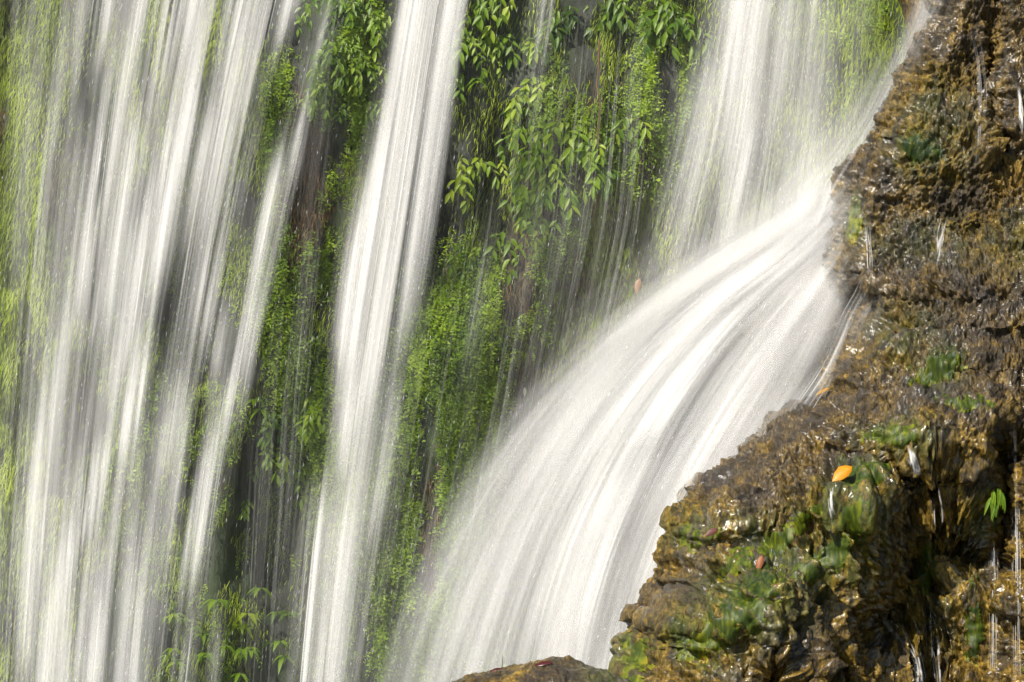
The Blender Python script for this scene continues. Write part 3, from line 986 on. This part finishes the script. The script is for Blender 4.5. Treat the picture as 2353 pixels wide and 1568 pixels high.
left_guides = []
for f, x0 in zip(np.linspace(0, 1, 7), (120, 235, 330, 430, 530, 640, 770)):
    ys = np.linspace(-420, 1850, 14)
    left_guides.append([(lf(x0, y, f), y) for y in ys])
D1 = Density()
D1.strand([(400, -450, 240, .42), (400, 0, 250, .42), (360, 300, 240, .42), (340, 500, 240, .4), (330, 800, 240, .36), (270, 1200, 220, .42), (240, 1600, 200, .44), (200, 1850, 200, .44)])
D1.strand([(60, -450, 110, .2), (70, 400, 110, .16), (60, 900, 110, .16), (40, 1300, 110, .26), (20, 1850, 110, .3)])
z1 = lambda a: [(p[0] * .5024, p[1] * .5024, p[2], p[3]) for p in a]
z4 = lambda a: [(p[0] * .5024, 780 + p[1] * .5024, p[2], p[3]) for p in a]
for st in (
    z1([(440, -500, 30, .8), (385, -10, 16, .7), (350, 200, 14, .6), (300, 420, 16, .3)]),
    z1([(540, -500, 30, .8), (475, -10, 26, .85), (440, 150, 22, .75), (420, 330, 20, .3)]),
    z1([(640, -500, 20, .7), (565, -10, 16, .7), (530, 300, 15, .75), (460, 700, 16, .7), (370, 1200, 18, .6), (280, 1568, 18, .5), (180, 2200, 20, .45), (100, 3100, 20, .4)]),
    z1([(700, -500, 18, .6), (625, -10, 14, .65), (580, 260, 12, .6), (520, 620, 16, .5), (440, 1000, 18, .55), (360, 1400, 20, .4)]),
    z1([(890, -500, 22, .8), (800, -10, 18, .7), (750, 240, 14, .6), (700, 480, 16, .5)]),
    z1([(1010, -500, 30, .9), (910, -10, 26, .9), (855, 350, 18, .9), (800, 650, 20, .92), (700, 1000, 20, .9), (610, 1400, 20, .8), (500, 1900, 20, .5)]),
    z1([(1210, -500, 26, .9), (1095, -10, 24, .92), (1035, 400, 18, .9), (940, 900, 18, .85), (880, 1200, 17, .7), (820, 1568, 13, .6)]),
    z1([(1300, -500, 20, .9), (1185, -10, 14, .85), (1145, 300, 14, .85), (1100, 600, 10, .7), (1040, 900, 14, .7), (960, 1250, 16, .75), (930, 1600, 17, .7)]),
    z1([(1420, -500, 22, .9), (1300, -10, 20, .9), (1255, 130, 15, .8), (1215, 260, 12, .3)]),
    z1([(1570, -400, 12, .6), (1490, -10, 12, .35), (1455, 190, 11, .6), (1400, 330, 11, .75), (1340, 680, 10, .85), (1300, 840, 9, .5)]),
    z1([(1300, 600, 9, .3), (1255, 780, 11, .75), (1210, 960, 12, .92), (1150, 1350, 13, .95), (1115, 1568, 15, .92), (1060, 1800, 15, .9), (1000, 2000, 16, .85), (950, 2250, 17, .8), (890, 2500, 20, .85), (840, 2700, 16, .5)]),
    z1([(900, 300, 16, .5), (830, 700, 22, .6), (760, 1000, 24, .6), (690, 1300, 18, .5)]),
    z1([(1000, 500, 12, .5), (950, 700, 18, .75), (900, 950, 15, .6)]),
    z1([(700, 900, 20, .5), (640, 1200, 26, .7), (580, 1500, 22, .6), (520, 1800, 18, .5)]),
    z1([(640, 500, 18, .4), (560, 900, 22, .5), (480, 1300, 24, .55), (400, 1650, 22, .5)]),
    z1([(980, 1200, 12, .4), (990, 1400, 16, .6), (960, 1568, 16, .7), (900, 1750, 12, .5)]),
    z4([(715, -80, 9, .7), (640, 60, 15, .85), (565, 330, 17, .85), (520, 560, 13, .5)]),
    z4([(715, 0, 8, .6), (690, 150, 9, .7), (640, 420, 10, .5), (600, 600, 10, .3)]),
    z4([(500, 420, 12, .5), (430, 640, 20, .92), (370, 820, 24, .9), (280, 1000, 15, .88), (235, 1300, 15, .88), (205, 1568, 16, .85), (160, 2100, 18, .8)]),
    z4([(850, 150, 10, .6), (780, 520, 16, .6), (730, 700, 14, .5)]),
    z4([(980, 450, 14, .5), (905, 800, 22, .75), (860, 1000, 15, .6), (810, 1250, 13, .4)]),
    z4([(890, 1150, 7, .5), (855, 1400, 8, .7), (845, 1600, 8, .65), (820, 2100, 9, .6)]),
    z4([(640, 1050, 14, .5), (590, 1400, 16, .6), (560, 1600, 16, .6), (520, 2100, 16, .5)]),
    z4([(470, 1150, 12, .5), (435, 1500, 14, .65), (415, 1650, 14, .65), (370, 2100, 16, .5)]),
    z4([(340, 1250, 10, .5), (290, 1568, 12, .6), (240, 2100, 14, .5)]),
    z4([(1000, 1150, 6, .4), (970, 1500, 7, .5), (950, 1700, 7, .4)]),
    z4([(420, 950, 26, .3), (360, 1300, 30, .4), (330, 1700, 30, .4)]),
):
    D1.strand(st)
for hl in ((415, 610, 22, 90, .75), (375, 740, 24, 120, .8), (345, 930, 22, 120, .75), (330, 1120, 18, 90, .6), (470, 960, 14, 90, .6), (500, 1300, 40, 110, .75), (430, 1130, 10, 90, .5), (495, 60, 8, 110, .8), (475, 160, 8, 90, .6), (255, 60, 10, 70, .6), (320, 150, 10, 90, .5), (205, 240, 20, 100, .5), (560, 1130, 30, 150, .7), (640, 1300, 60, 300, .7), (525, 620, 12, 90, .5), (605, 260, 20, 100, .7)):
    D1.hole(*hl)
fall("waterfall", "broad white fall of many separate threads, the widest in the scene", left_guides, D1, lambda u, t: -0.75 - 0.1 * u + 0.0 * t, 300, 620, 800, 31, broad_w=(25, 75), med_w=(11, 34), fine_w=(2.5, 6), lens=(0.14, 0.5), amp=1.1, kf=6.0, thin=.95, puffs=30)

# the middle fall
mid_guides = [
    [(975, -420), (900, 0), (858, 250), (822, 450), (788, 650), (765, 850), (742, 1050), (715, 1300), (690, 1568), (665, 1850)],
    [(1060, -420), (982, 0), (938, 280), (905, 500), (872, 700), (845, 880), (815, 1080), (785, 1300), (755, 1568), (730, 1850)],
    [(1140, -420), (1060, 0), (1025, 250), (988, 500), (955, 750), (922, 1000), (880, 1250), (828, 1568), (795, 1850)],
]
D2 = Density()
for st in ([(1065, -450, 70, .7), (985, 0, 68, .68), (945, 250, 62, .66), (908, 430, 70, .66), (868, 620, 84, .7), (848, 780, 80, .62), (838, 950, 75, .42), (822, 1100, 75, .38), (788, 1300, 75, .45), (755, 1568, 75, .5), (730, 1850, 75, .5)],
           [(1050, -450, 30, .9), (955, 0, 22, .85), (925, 200, 20, .8), (880, 420, 22, .85), (842, 560, 26, .9), (812, 700, 24, .85), (795, 850, 20, .6)],
           [(1090, -450, 24, .9), (1000, 0, 20, .8), (975, 200, 20, .85), (940, 400, 18, .8), (900, 560, 22, .85), (870, 720, 24, .8), (850, 900, 18, .5)],
           [(1125, -450, 14, .8), (1042, 0, 12, .6), (1010, 250, 12, .6), (975, 430, 12, .55), (945, 600, 14, .5), (920, 800, 14, .35)],
           [(835, 800, 10, .5), (812, 900, 11, .9), (795, 1000, 9, .8), (780, 1090, 8, .5)],
           [(745, 1100, 12, .4), (728, 1220, 14, .8), (706, 1400, 14, .85), (690, 1568, 15, .85), (670, 1850, 16, .8)],
           [(800, 1150, 14, .4), (770, 1350, 20, .5), (745, 1568, 20, .55), (720, 1850, 20, .5)],
           [(905, 850, 14, .3), (885, 1050, 16, .4), (850, 1250, 18, .4)]):
    D2.strand(st)
fall("waterfall", "narrow bright white fall in the middle that bends and thins toward its foot", mid_guides, D2, lambda u, t: -0.7 - 0.15 * t, 120, 200, 380, 32, broad_w=(30, 80), med_w=(11, 34), fine_w=(2.2, 5))

# faint narrow fall over the dark upper cliff
D3 = Density()
D3.strand([(1275, -450, 20, .5), (1240, 0, 20, .5), (1215, 150, 20, .42), (1195, 300, 22, .28), (1180, 450, 22, .16), (1160, 600, 25, .12)])
D3.strand([(1300, -450, 8, .4), (1262, 0, 8, .35), (1240, 200, 9, .28), (1228, 350, 9, .12)])
fall("waterfall", "faint narrow fall of thin grey threads over the dark upper cliff", [[(1255, -420), (1215, 0), (1185, 200), (1165, 400), (1135, 620)], [(1320, -420), (1285, 0), (1255, 200), (1235, 400), (1200, 620)]], D3, lambda u, t: -0.55 + 0 * t, 20, 40, 110, 33, broad_w=(25, 50), med_w=(6, 16), fine_w=(2, 4))

# loose thin threads that drift over the planted middle of the cliff
D5 = Density()
for st in ([(1060, 350, 35, .22), (1030, 600, 55, .24), (990, 800, 50, .22), (940, 1100, 60, .22), (890, 1350, 70, .22), (850, 1650, 80, .22)],
           [(1100, 450, 22, .2), (1085, 700, 26, .22), (1070, 850, 26, .14)], [(1400, -450, 230, .2), (1380, 100, 230, .2), (1350, 600, 230, .24), (1200, 1000, 200, .22), (1080, 1300, 180, .28), (1000, 1700, 200, .3)],
           [(760, -100, 60, .12), (690, 500, 60, .16), (660, 800, 60, .2), (630, 1200, 80, .24), (590, 1650, 90, .24)], [(720, 500, 22, .3), (705, 700, 20, .24), (690, 900, 30, .2)]):
    D5.strand(st)
fall("waterfall", "thin scattered threads of water drifting over the ferns past the middle fall", [[(760, -100), (700, 400), (650, 900), (600, 1650)], [(1120, 0), (1060, 500), (980, 1000), (870, 1650)], [(1480, 0), (1440, 500), (1330, 1000), (1200, 1500)]],
     D5, lambda u, t: -0.6 + 0 * t, 60, 110, 800, 35, broad_w=(20, 60), med_w=(6, 18), fine_w=(2.5, 5), gam=1.0, amp=0.5, puffs=30)

# the veil fall that lands on the boulder's shoulder
D4 = Density()
for st in ([(1820, -450, 130, .46), (1765, 0, 125, .46), (1725, 250, 130, .4), (1695, 450, 150, .42), (1670, 720, 200, .5)],
           [(1780, -450, 50, .6), (1725, 0, 42, .55), (1710, 150, 44, .5), (1700, 350, 40, .4), (1695, 640, 40, .35)],
           [(1845, -450, 36, .5), (1800, 0, 34, .4), (1785, 200, 30, .36), (1765, 400, 30, .3), (1740, 620, 40, .35)],
           [(1705, 150, 8, .3), (1700, 400, 9, .45), (1696, 640, 10, .5)],
           [(1900, -450, 20, .3), (1870, 0, 22, .3), (1850, 250, 20, .2)],
           [(1960, -450, 110, .2), (1960, 0, 110, .2), (1930, 250, 110, .22), (1890, 450, 110, .36), (1850, 640, 120, .4)],
           [(1640, 80, 20, .2), (1600, 350, 50, .24), (1560, 560, 70, .24), (1520, 700, 80, .26)],
           [(1830, 400, 80, .12), (1810, 500, 110, .4), (1770, 640, 150, .6)]):
    D4.strand(st)
fall("waterfall", "soft translucent veil of water dropping onto the boulder shoulder", [[(1700, -420), (1630, 0), (1570, 300), (1500, 560), (1440, 740)], [(1800, -420), (1740, 0), (1700, 300), (1660, 500), (1620, 700)], [(1930, -420), (1880, 0), (1855, 250), (1830, 450), (1800, 640)], [(2080, -420), (2050, 0), (2010, 250), (1970, 400), (1930, 560)]],
     D4, lambda u, t: -1.35 - 0.1 * t, 240, 150, 420, 34, broad_w=(40, 110), med_w=(10, 34), fine_w=(2.2, 4.5), puffs=90, kf=6.0, thin=.8)

# the cascade thrown off the shoulder
cas_guides = [
    [(2000, 330), (1890, 440), (1770, 530), (1640, 612), (1520, 692), (1400, 790), (1260, 950), (1140, 1130), (1040, 1330), (960, 1568), (900, 1850)],
    [(2020, 340), (1930, 440), (1845, 520), (1740, 600), (1600, 690), (1460, 820), (1330, 990), (1220, 1190), (1140, 1390), (1090, 1568), (1040, 1850)],
    [(2040, 345), (1960, 440), (1900, 510), (1825, 585), (1690, 680), (1550, 830), (1420, 1020), (1320, 1230), (1260, 1430), (1230, 1600), (1195, 1850)],
    [(2055, 350), (1985, 440), (1940, 510), (1880, 580), (1770, 670), (1640, 830), (1520, 1030), (1420, 1250), (1365, 1430), (1340, 1600), (1315, 1850)],
    [(2070, 355), (2005, 440), (1965, 520), (1915, 610), (1830, 730), (1720, 890), (1610, 1070), (1520, 1260), (1460, 1430), (1430, 1600), (1410, 1850)],
    [(2085, 360), (2025, 440), (1985, 530), (1930, 650), (1880, 760), (1810, 910), (1730, 1040), (1650, 1130), (1590, 1230), (1560, 1340), (1520, 1440), (1480, 1600), (1460, 1850)],
]
D6 = Density()
for st in ([(2010, 330, 60, .06), (1930, 430, 90, .17), (1850, 520, 110, .36), (1760, 600, 130, .5), (1660, 690, 150, .4)],
           [(1840, 560, 120, .6), (1700, 650, 120, .98), (1600, 780, 130, .98), (1510, 940, 145, .95), (1445, 1100, 160, .88), (1385, 1300, 180, .8), (1340, 1500, 210, .76), (1300, 1650, 220, .74), (1270, 1850, 220, .74)],
           [(1640, 640, 120, .34), (1500, 760, 125, .32), (1350, 950, 150, .28), (1240, 1150, 170, .28), (1170, 1350, 185, .32), (1125, 1568, 205, .36), (1000, 1850, 300, .36)],
           [(1900, 580, 60, .6), (1800, 690, 70, .75), (1700, 850, 70, .6), (1600, 1050, 90, .85), (1520, 1200, 80, .92), (1460, 1380, 80, .9), (1420, 1568, 80, .85), (1400, 1850, 80, .85)],
           [(1915, 640, 30, .4), (1860, 760, 50, .42), (1790, 900, 60, .45), (1720, 1000, 50, .6), (1630, 1100, 50, .85), (1570, 1200, 40, .9), (1540, 1320, 40, .9), (1480, 1450, 50, .9)]):
    D6.strand(st)
D6.hole(1835, 860, 60, 95, .75, -0.6)
D6.hole(1880, 740, 30, 50, .4, -0.6)
fall("waterfall", "thick white cascade thrown off the boulder shoulder and fanning down", cas_guides, D6, lambda u, t: -1.75 - 0.5 * np.sin(np.pi * np.clip(t, 0, 1) * 0.6) - 0.1 * u, 420, 200, 260, 36, broad_w=(40, 120), med_w=(12, 40), fine_w=(2.2, 5), lens=(0.2, 0.7), amp=1.32, gam=1.1, puffs=190, kf=3.0, thin=.5)

# thin sheet of water and spray along the boulder's upper edge
D7 = Density()
D7.strand([(2215, -450, 50, .5), (2150, -10, 40, .45), (2100, 110, 34, .5), (2045, 220, 45, .5), (2000, 310, 55, .5), (1940, 390, 75, .55), (1890, 470, 90, .65), (1850, 560, 100, .75), (1830, 640, 100, .7)])
fall("waterfall", "misty sheet of water sliding down the boulder's upper edge", [[(2150, -420), (2085, -10), (2030, 130), (1960, 280), (1870, 400), (1780, 520), (1740, 640)], [(2250, -420), (2180, -10), (2120, 110), (2060, 230), (2000, 340), (1940, 430), (1915, 520), (1905, 660)]],
     D7, lambda u, t: -1.75 + 0 * t, 120, 50, 90, 37, broad_w=(35, 100), med_w=(6, 20), fine_w=(2, 4))

# small stream that slips between two steps of the boulder
D8 = Density()
D8.strand([(2010, 600, 14, .3), (1990, 660, 18, .5), (1955, 720, 24, .55), (1925, 790, 26, .6), (1890, 860, 26, .6), (1840, 940, 30, .6), (1780, 1010, 40, .5)])
fall("waterfall", "small misty stream slipping over the notch of the boulder beside the cascade", [[(1985, 580), (1960, 660), (1920, 720), (1890, 790), (1850, 860), (1790, 940), (1720, 1020)], [(2030, 600), (2015, 660), (1985, 720), (1955, 800), (1925, 870), (1880, 940), (1830, 1020)]],
     D8, lambda u, t: -2.35 - 0.25 * t, 40, 30, 70, 38, broad_w=(20, 50), med_w=(5, 16), fine_w=(2, 4), gam=1.1)

# flying drops
r5 = np.random.default_rng(55)
acc = Acc()
for (gd, n_, yy, sl) in ((D1, 1200, -1.1, -0.17), (D2, 500, -1.1, -0.16), (D4, 600, -1.6, -0.12), (D6, 200, -2.6, -0.5), (D5, 350, -0.95, -0.14), (None, 450, -1.2, -0.15)):
    if gd is None:
        x, y = r5.uniform(-50, 1750, n_), r5.uniform(-50, 1620, n_)
        ok = (x < 1600 - 0.0 * y)
        x, y = x[ok], y[ok]
    else:
        w = np.clip(gd.a, 0, .6) * (MPY4 > -60) * (MPY4 < 1640)
        w = w.ravel() / w.sum()
        k = r5.choice(len(w), n_, p=w)
        x, y = MPX4.ravel()[k] + r5.uniform(0, 4, n_), MPY4.ravel()[k] + r5.uniform(0, 4, n_)
    for a, b in zip(x, y):
        Y = yy + r5.normal(0, 0.12)
        L = r5.uniform(5, 16)
        s_ = sl + r5.normal(0, .04)
        p0 = np.array(P(a, b, Y)).ravel()
        p1 = np.array(P(a + s_ * L, b + L, Y)).ravel()
        wv = r5.uniform(0.4, 0.85) * PX
        m = (p0 + p1) / 2
        V = [p0, m + (-wv, -wv * .6, 0), p1, m + (wv, -wv * .6, 0), m + (0, wv, 0)]
        acc.add(V, [[0, 1, 2, 3], [0, 3, 2, 4], [0, 4, 2, 1]], dens=float(r5.uniform(.15, .8)))
tag(acc.build("water_drops", M_DROP, smooth=False), "tiny bright drops flying off the falling water", "drops", kind="stuff")

# ------------------------------------------------------------------ on the boulder
r6 = np.random.default_rng(66)


def algae_material():
    n = NT("silky_algae")
    st = n.noise(1.0, n.mapping((55, 20, 9)), 4.0, 0.6)
    pt = n.noise(9.0, n.mapping((1, 1, 0.8)), 3.0)
    f = n.math("ADD", n.attr("tint"), n.math("ADD", n.math("MULTIPLY", n.math("SUBTRACT", st, 0.5), 1.5), n.math("MULTIPLY", n.math("SUBTRACT", pt, 0.5), 0.5)), clamp=True)
    c = n.ramp(f, [(0.0, (0.010, 0.022, 0.005)), (0.35, (0.042, 0.062, 0.004)), (0.62, (0.125, 0.14, 0.005)), (0.85, (0.22, 0.17, 0.007)), (1.0, (0.30, 0.18, 0.012))])
    b = n.n("Bump", ins={"Strength": 0.7, "Distance": 0.01, "Height": st})
    return n.done(n.n("BsdfPrincipled", ins={"Base Color": c, "Roughness": 0.5, "Specular IOR Level": 0.3, "Normal": b.outputs[0]}).outputs[0])


M_MAT = algae_material()


def blur(a, k):
    for _ in range(k):
        for ax in (0, 1):
            a = (np.roll(a, 1, ax) + 2 * a + np.roll(a, -1, ax)) / 4
    return a


FQ = (qpx[:, fsl], qpy[:, fsl])
FB, FNN = BV[:, fsl], BN2[:, fsl]


def algae(dx, dy, rx, ry, rot, tint, seed):
    """silky mat of algae draped over the crust, smoother than the rock, tucked in at its ragged rim"""
    near = (np.abs(FQ[0] - dx) < 1.9 * max(rx, ry)) & (np.abs(FQ[1] - dy) < 1.9 * max(rx, ry))
    ii, jj = np.where(near)
    if len(ii) == 0:
        return
    sl = (slice(max(ii.min() - 4, 0), ii.max() + 5), slice(max(jj.min() - 4, 0), jj.max() + 5))
    X, Y = FQ[0][sl] - dx, FQ[1][sl] - dy
    ca_, sa_ = math.cos(rot), math.sin(rot)
    u, v = (X * ca_ + Y * sa_) / rx, (-X * sa_ + Y * ca_) / ry
    nz = 0.4 * fbm(FQ[0][sl] / 34 + seed, FQ[1][sl] / 60, 0.0, 3) + 0.28 * fbm(FQ[0][sl] / 6 + seed, FQ[1][sl] / 16, 2.0, 2)
    m = 1.1 - (u * u + v * v) ** 0.5 + nz
    p = FB[sl]
    sm = np.stack([blur(p[..., k], 5) for k in range(3)], -1)
    nn = norm(np.stack([blur(FNN[sl][..., k], 8) for k in range(3)], -1))
    off = 0.017 * sstep(0.0, 0.5, m) - 0.009
    q = sm + nn * off[..., None]
    F = grid_faces(*m.shape)
    keep = (m.ravel()[F] > -0.02).all(1)
    F = F[keep]
    if not len(F):
        return
    used, inv = np.unique(F, return_inverse=True)
    tt = tint + MAT_TINT + 0.5 * sstep(0.5, 0.0, m) * sstep(-0.6, 0.3, v) + 0.1 * vnoise(FQ[0][sl] / 14, FQ[1][sl] / 40, seed)
    return quads("algae_mat", q.reshape(-1, 3)[used] - ORG, inv.reshape(-1, 4), M_MAT, boulder_root, {"tint": np.clip(tt, 0, 1).ravel()[used]})


MAT_TINT = -0.12
for k_, spec in enumerate(((1715, 1390, 105, 48, -0.85, .36), (1625, 1475, 60, 38, -0.6, .55), (1985, 1100, 70, 26, -0.2, .38), (1965, 1190, 34, 62, 0.25, .5), (2055, 1000, 75, 24, 0.0, .45),
                           (2120, 345, 50, 26, 0.2, .2), (1455, 1515, 40, 70, 0.5, .55), (1895, 1285, 80, 32, -0.6, .36), (2160, 850, 60, 34, -0.4, .35), (2220, 925, 60, 22, 0.0, .42), (1965, 500, 16, 50, 0.1, .6),
                           (1800, 1240, 85, 24, -0.6, .48), (1605, 1235, 40, 30, 0, .5), (1850, 1190, 50, 20, -.5, .5), (1690, 1300, 60, 26, -.7, .5), (2240, 1430, 20, 90, 0, .4), (2130, 1330, 16, 80, 0, .45))):
    algae(*spec, 3.1 * k_)

M_YEL = plain_leaf("yellow_leaf", (0.6, 0.19, 0.006), (0.8, 0.40, 0.015), 0.4)
M_ORG = plain_leaf("orange_leaf", (0.26, 0.07, 0.02), (0.36, 0.13, 0.03), 0.5)
M_RED = plain_leaf("dull_red_leaf", (0.11, 0.035, 0.028), (0.19, 0.08, 0.055), 0.5)
M_OCH = plain_leaf("ochre_leaf", (0.45, 0.22, 0.03), (0.5, 0.28, 0.06))


def leaf_on(dx, dy, d, L, W, mat, label, up=None, droop=0.1, lift=0.02):
    p, nn = on_boulder(dx, dy)
    return loose_leaf(p + np.array([0, -lift, lift * .4]), d, nn if up is None else up, L, W, mat, label, droop)


leaf_on(1952, 1085, (-.85, -.35, -.55), 0.125, 0.07, M_YEL, "bright yellow orange leaf bridging a tiny spout on the boulder", (-.1, -.8, .6), 0.1, 0.085)
leaf_on(1752, 1282, (-.3, -.3, -.9), 0.085, 0.035, M_ORG, "orange red leaf lying on the boulder above the large green algae mat", (-.2, -1, .5))
leaf_on(1650, 1215, (-.9, -.3, -.35), 0.075, 0.036, M_RED, "dull red leaf on the boulder near the edge of the cascade", (0, -1, .5))
leaf_on(1905, 893, (-.9, -.2, -.35), 0.085, 0.022, M_OCH, "thin ochre leaf on the boulder rim beside the cascade", (0, -.8, .8))


def trickle(dx, dy, pts, label, n, w=(2, 6), amp=(.3, .8), group=None):
    """thread of water clinging to or dripping from the boulder"""
    rng = np.random.default_rng(int(dx + dy))
    acc = Acc()
    for _ in range(n):
        q = np.asarray(pts, float) + rng.normal(0, 1, 2) * np.array([5.0, 8])
        q[:, 0] += rng.normal(0, 1.2, len(q))
        q = resample(q, 12)
        c = []
        for a, b in q:
            c.append(on_boulder(a, b)[0])
        c = np.array(c)
        for _k in range(3):
            c[1:-1] = (c[:-2] + 2 * c[1:-1] + c[2:]) / 4
        c = c + np.array([0, -0.012, 0])
        K = len(c)
        ww = PX * rng.uniform(*w) * .4
        tau = np.linspace(0, 1, K)
        al = .8 * rng.uniform(*amp) * np.sin(np.pi * np.clip(tau, .03, .97)) * np.clip(.6 + 1.1 * vnoise(tau * 7, rng.uniform(0, 99)), .03, 1.2)
        lat = np.array([1.0, 0, 0])
        V = np.stack([c - lat * ww, c + np.array([0, -ww * .7, 0]), c + lat * ww], 1).reshape(-1, 3)
        s = rng.uniform(0, 90)
        th = np.stack([np.tile([-1, 0, 1], K), np.repeat(tau * .5 + s, 3), np.full(3 * K, s)], -1)
        fl = np.stack([np.repeat(al, 3), np.full(3 * K, 2.0), np.zeros(3 * K)], -1)
        acc.add(V, grid_faces(K, 3), thread=th, flow=fl)
    return tag(acc.build("water_trickle", M_WATER), label, "trickle", group)


TG = "thin trickles of water running down the boulder"
trickle(1908, 1130, [(1908, 1118), (1905, 1150), (1912, 1190)], "short white spout running off the tip of the yellow leaf", 8, (3, 8), (.5, .9), TG)
trickle(2095, 1040, [(2090, 1030), (2103, 1060), (2110, 1115)], "white trickle pouring from the lip right of the yellow leaf", 14, (3, 9), (.5, .95), TG)
trickle(2160, 1120, [(2155, 1120), (2162, 1170), (2160, 1240)], "faint trickle a little right of the white pouring one", 5, (2, 5), (.3, .6), TG)
trickle(2105, 1490, [(2098, 1485), (2110, 1520), (2118, 1590)], "white spout out of the dark hollow at the bottom edge of the boulder", 10, (3, 8), (.4, .9), TG)
trickle(2145, 1450, [(2140, 1400), (2148, 1470), (2155, 1590)], "grey trickle beside the spout of the dark hollow", 6, (2, 6), (.3, .7), TG)
trickle(2278, 1250, [(2274, 1100), (2280, 1300), (2276, 1600)], "long straight dripping line down the dark recess, inner one", 9, (1, 2.5), (.25, .7), TG)
trickle(2330, 1250, [(2326, 980), (2332, 1250), (2336, 1600)], "long straight dripping line down the dark recess, outer one by the picture edge", 11, (1, 2.6), (.25, .7), TG)
trickle(1992, 560, [(1990, 490), (1993, 570), (1996, 650)], "hair thin trickle down the boulder's upper wall near the cascade head", 4, (1.5, 3.5), (.4, .8), TG)
trickle(2268, 200, [(2240, 80), (2262, 160), (2255, 280), (2250, 380)], "pale film of water down the boulder near its top", 9, (2, 7), (.08, .25), TG)
trickle(2340, 230, [(2336, 200), (2340, 240), (2345, 290)], "short bright trickle near the top of the boulder by the picture edge", 6, (3, 8), (.3, .8), TG)
trickle(2175, 560, [(2170, 500), (2160, 540), (2155, 600)], "small trickle below the grey upper ledge of the boulder", 5, (3, 7), (.3, .7), TG)

# green plants at the right of the boulder, leaves on the low rock


def rock_plant(dx, dy, n, L, tint, label, seed):
    rng = np.random.default_rng(seed)
    p, nn = on_boulder(dx, dy)
    root = empty("leafy_plant", p)
    f, s = Acc(), Acc()
    for i in range(n):
        tip = p + np.array([rng.normal(0, .04), -0.07, rng.uniform(-.02, .05)])
        tube(s, [p, (p + tip) / 2 + np.array([0, 0, .02]), tip], .003, .0015)
        for k in range(4):
            d = np.array([rng.normal(0, .25), -.2, -rng.uniform(.7, 1)])
            leaf(f, tip, d, np.array([0, -.8, .5]), L * rng.uniform(.8, 1.2), L * .3, float(np.clip(tint + rng.normal(0, .1), 0, 1)), .5)
    s.build("stem", M_STEM, root, p)
    f.build("foliage", M_LEAF, root, p)
    return tag(root, label, "plant")


rock_plant(2290, 1140, 6, .06, .6, "green drooping plant growing in the dripping recess of the boulder", 5)
rock_plant(2348, 1500, 3, .10, .7, "small fern like plant at the lower corner of the boulder", 6)

M_DRED = plain_leaf("dark_red_leaf", (0.06, 0.012, 0.012), (0.12, 0.025, 0.02))
x, y, z = [float(v) for v in P(1228, 1534, RY - 0.05)]
loose_leaf(np.array([x, y - .05, z + .012]), (1, -.1, .25), (0, -.6, .8), 0.085, 0.03, M_DRED, "dark red leaf lying on top of the small ochre rock", 0.05)
x, y, z = [float(v) for v in P(1125, 1545, RY - 0.05)]
lf2 = loose_leaf(np.array([x, y - .02, z + .004]), (1, -.1, .3), (0, -.5, .9), 0.06, 0.02, M_DRED, "dark curled leaf with a raised stalk on the slope of the small ochre rock", 0.0)
ta = Acc()
tube(ta, [np.array([x + .055, y - .02, z + .018]), np.array([x + .058, y - .02, z + .05]), np.array([x + .056, y - .02, z + .075])], .0018, .001, .2)
ta.build("stalk", M_ROOT, lf2)
